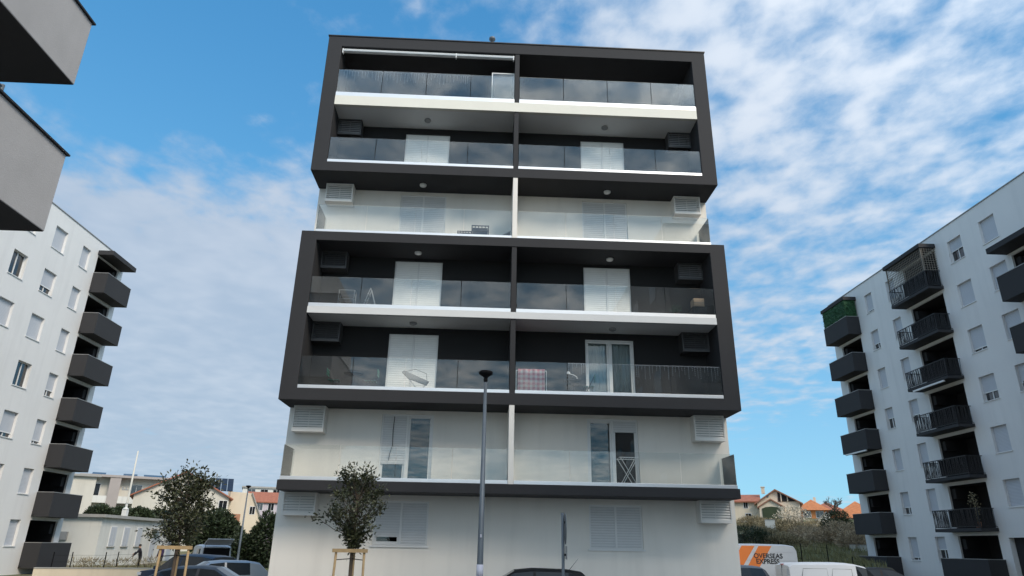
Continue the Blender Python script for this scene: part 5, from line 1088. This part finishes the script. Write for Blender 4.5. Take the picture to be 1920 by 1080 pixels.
def human(lean, arms, hand_r=.022):
    """joints for a standing person about 1.74 m tall; arms = two lists [elbow, wrist]"""
    hx = lean; J = [(0, 0, .95), (hx*.4, 0, 1.15), (hx*.8, 0, 1.40), (hx, 0, 1.50), (hx*1.15, 0, 1.60), (hx*1.2+.01, 0, 1.71)]; Rr = [(.20, .15), (.19, .15), (.22, .15), .065, .10, .085]
    E_ = [(0, 1), (1, 2), (2, 3), (3, 4), (4, 5)]
    for s, (el, wr) in zip((-1, 1), arms):
        i = len(J); J += [(hx*.85, s*.19, 1.42), el, wr, tuple(Vector(wr)+(Vector(wr)-Vector(el)).normalized()*.09)]; Rr += [.09, .07, .05, .04]; E_ += [(2, i), (i, i+1), (i+1, i+2), (i+2, i+3)]
        w_ = Vector(wr); d = (w_-Vector(el)).normalized(); sd_ = d.cross(Vector((0, 0, 1))).normalized() if abs(d.z) < .95 else Vector((0, 1, 0)); h = i+3; pb = Vector(J[h])
        for k, (o_, ln) in enumerate(((-.03, .065), (-.01, .08), (.011, .075), (.03, .06))):
            J.append(tuple(pb+sd_*o_+d*ln+Vector((0, 0, -.015)))); Rr.append(.009); E_.append((h, len(J)-1))
        J.append(tuple(w_+d*.05-sd_*.06)); Rr.append(.011); E_.append((i+2, len(J)-1))
    for s in (-1, 1):
        i = len(J); J += [(0, s*.1, .86), (.03, s*.11, .49), (-.02, s*.11, .09), (.12, s*.12, .045)]; Rr += [.12, .09, .065, (.055, .045)]; E_ += [(0, i), (i, i+1), (i+1, i+2), (i+2, i+3)]
    return J, E_, Rr
def add_head(o, lean):
    q = MB(); q.lathe([(.02, 0), (.085, .01), (.105, .06), (.095, .12), (.04, .155)], (lean*1.2-.012, 0, 1.635), 12); h = q.build('hair', 'hair', o, True, **LOC0)
    for s in (-1, 1): q = MB(); q.lathe([(.004, -.008), (.011, 0), (.004, .008)], (lean*1.2+.088, s*.034, 1.655), 6); q.build('eye', 'black', o, **LOC0); q = MB(); q.lathe([(.01, -.03), (.016, 0), (.01, .03)], (lean*1.2+.0, s*.098, 1.64), 6); q.build('ear', 'skin', o, **LOC0)
    q = MB(); q.hexa([(lean*1.2+.08, -.014, 1.61), (lean*1.2+.112, -.01, 1.615), (lean*1.2+.112, .01, 1.615), (lean*1.2+.08, .014, 1.61), (lean*1.2+.08, -.008, 1.66), (lean*1.2+.088, -.006, 1.66), (lean*1.2+.088, .006, 1.66), (lean*1.2+.08, .008, 1.66)]); q.build('nose', 'skin', o, **LOC0)
    q = MB(); q.box(lean*1.2+.078, lean*1.2+.09, -.022, .022, 1.585, 1.593); q.build('mouth', 'terracotta', o, **LOC0)
p = gnd(262, 1050, 61.5)
J, E_, Rr = human(.14, [((.28, -.27, 1.22), (.46, -.12, 1.12)), ((.26, .26, 1.2), (.44, .14, 1.0))])
o = person(p, R(200), 'person in dark jacket bending over a long tool beside the shed', J, E_, Rr, (['skin', 'jacket_dark', 'trousers'], lambda c: 0 if c.z > 1.5 else 2 if c.z < .93 else (0 if c.x > .47 else 1))); add_head(o, .14)
t = thing('long_tool', 'long dark handled tool held by the person in the dark jacket', 'tool', (p.x, p.y, p.z)); t.rotation_euler = (0, 0, R(200))
q = MB(); q.tube([(.38, .2, 1.25), (.5, 0, 1.05), (1.25, -.25, .03)], .016, 6); q.build('handle', 'bark', t, **LOC0); q = MB(); q.box(1.15, 1.45, -.36, -.16, .0, .04); q.build('blade', 'dark_metal', t, **LOC0)
p = gnd(300, 1050, 61.5)
J, E_, Rr = human(.02, [((.05, -.27, 1.14), (.16, -.24, .92)), ((.03, .27, 1.14), (.14, .25, .9))])
o = person(p, R(165), 'person in purple jacket standing upright near the shed doors', J, E_, Rr, (['skin', 'jacket_purple', 'trousers'], lambda c: 0 if c.z > 1.5 or (c.z < .93 and abs(c.y) > .2) else 2 if c.z < .93 else 1)); add_head(o, .02)
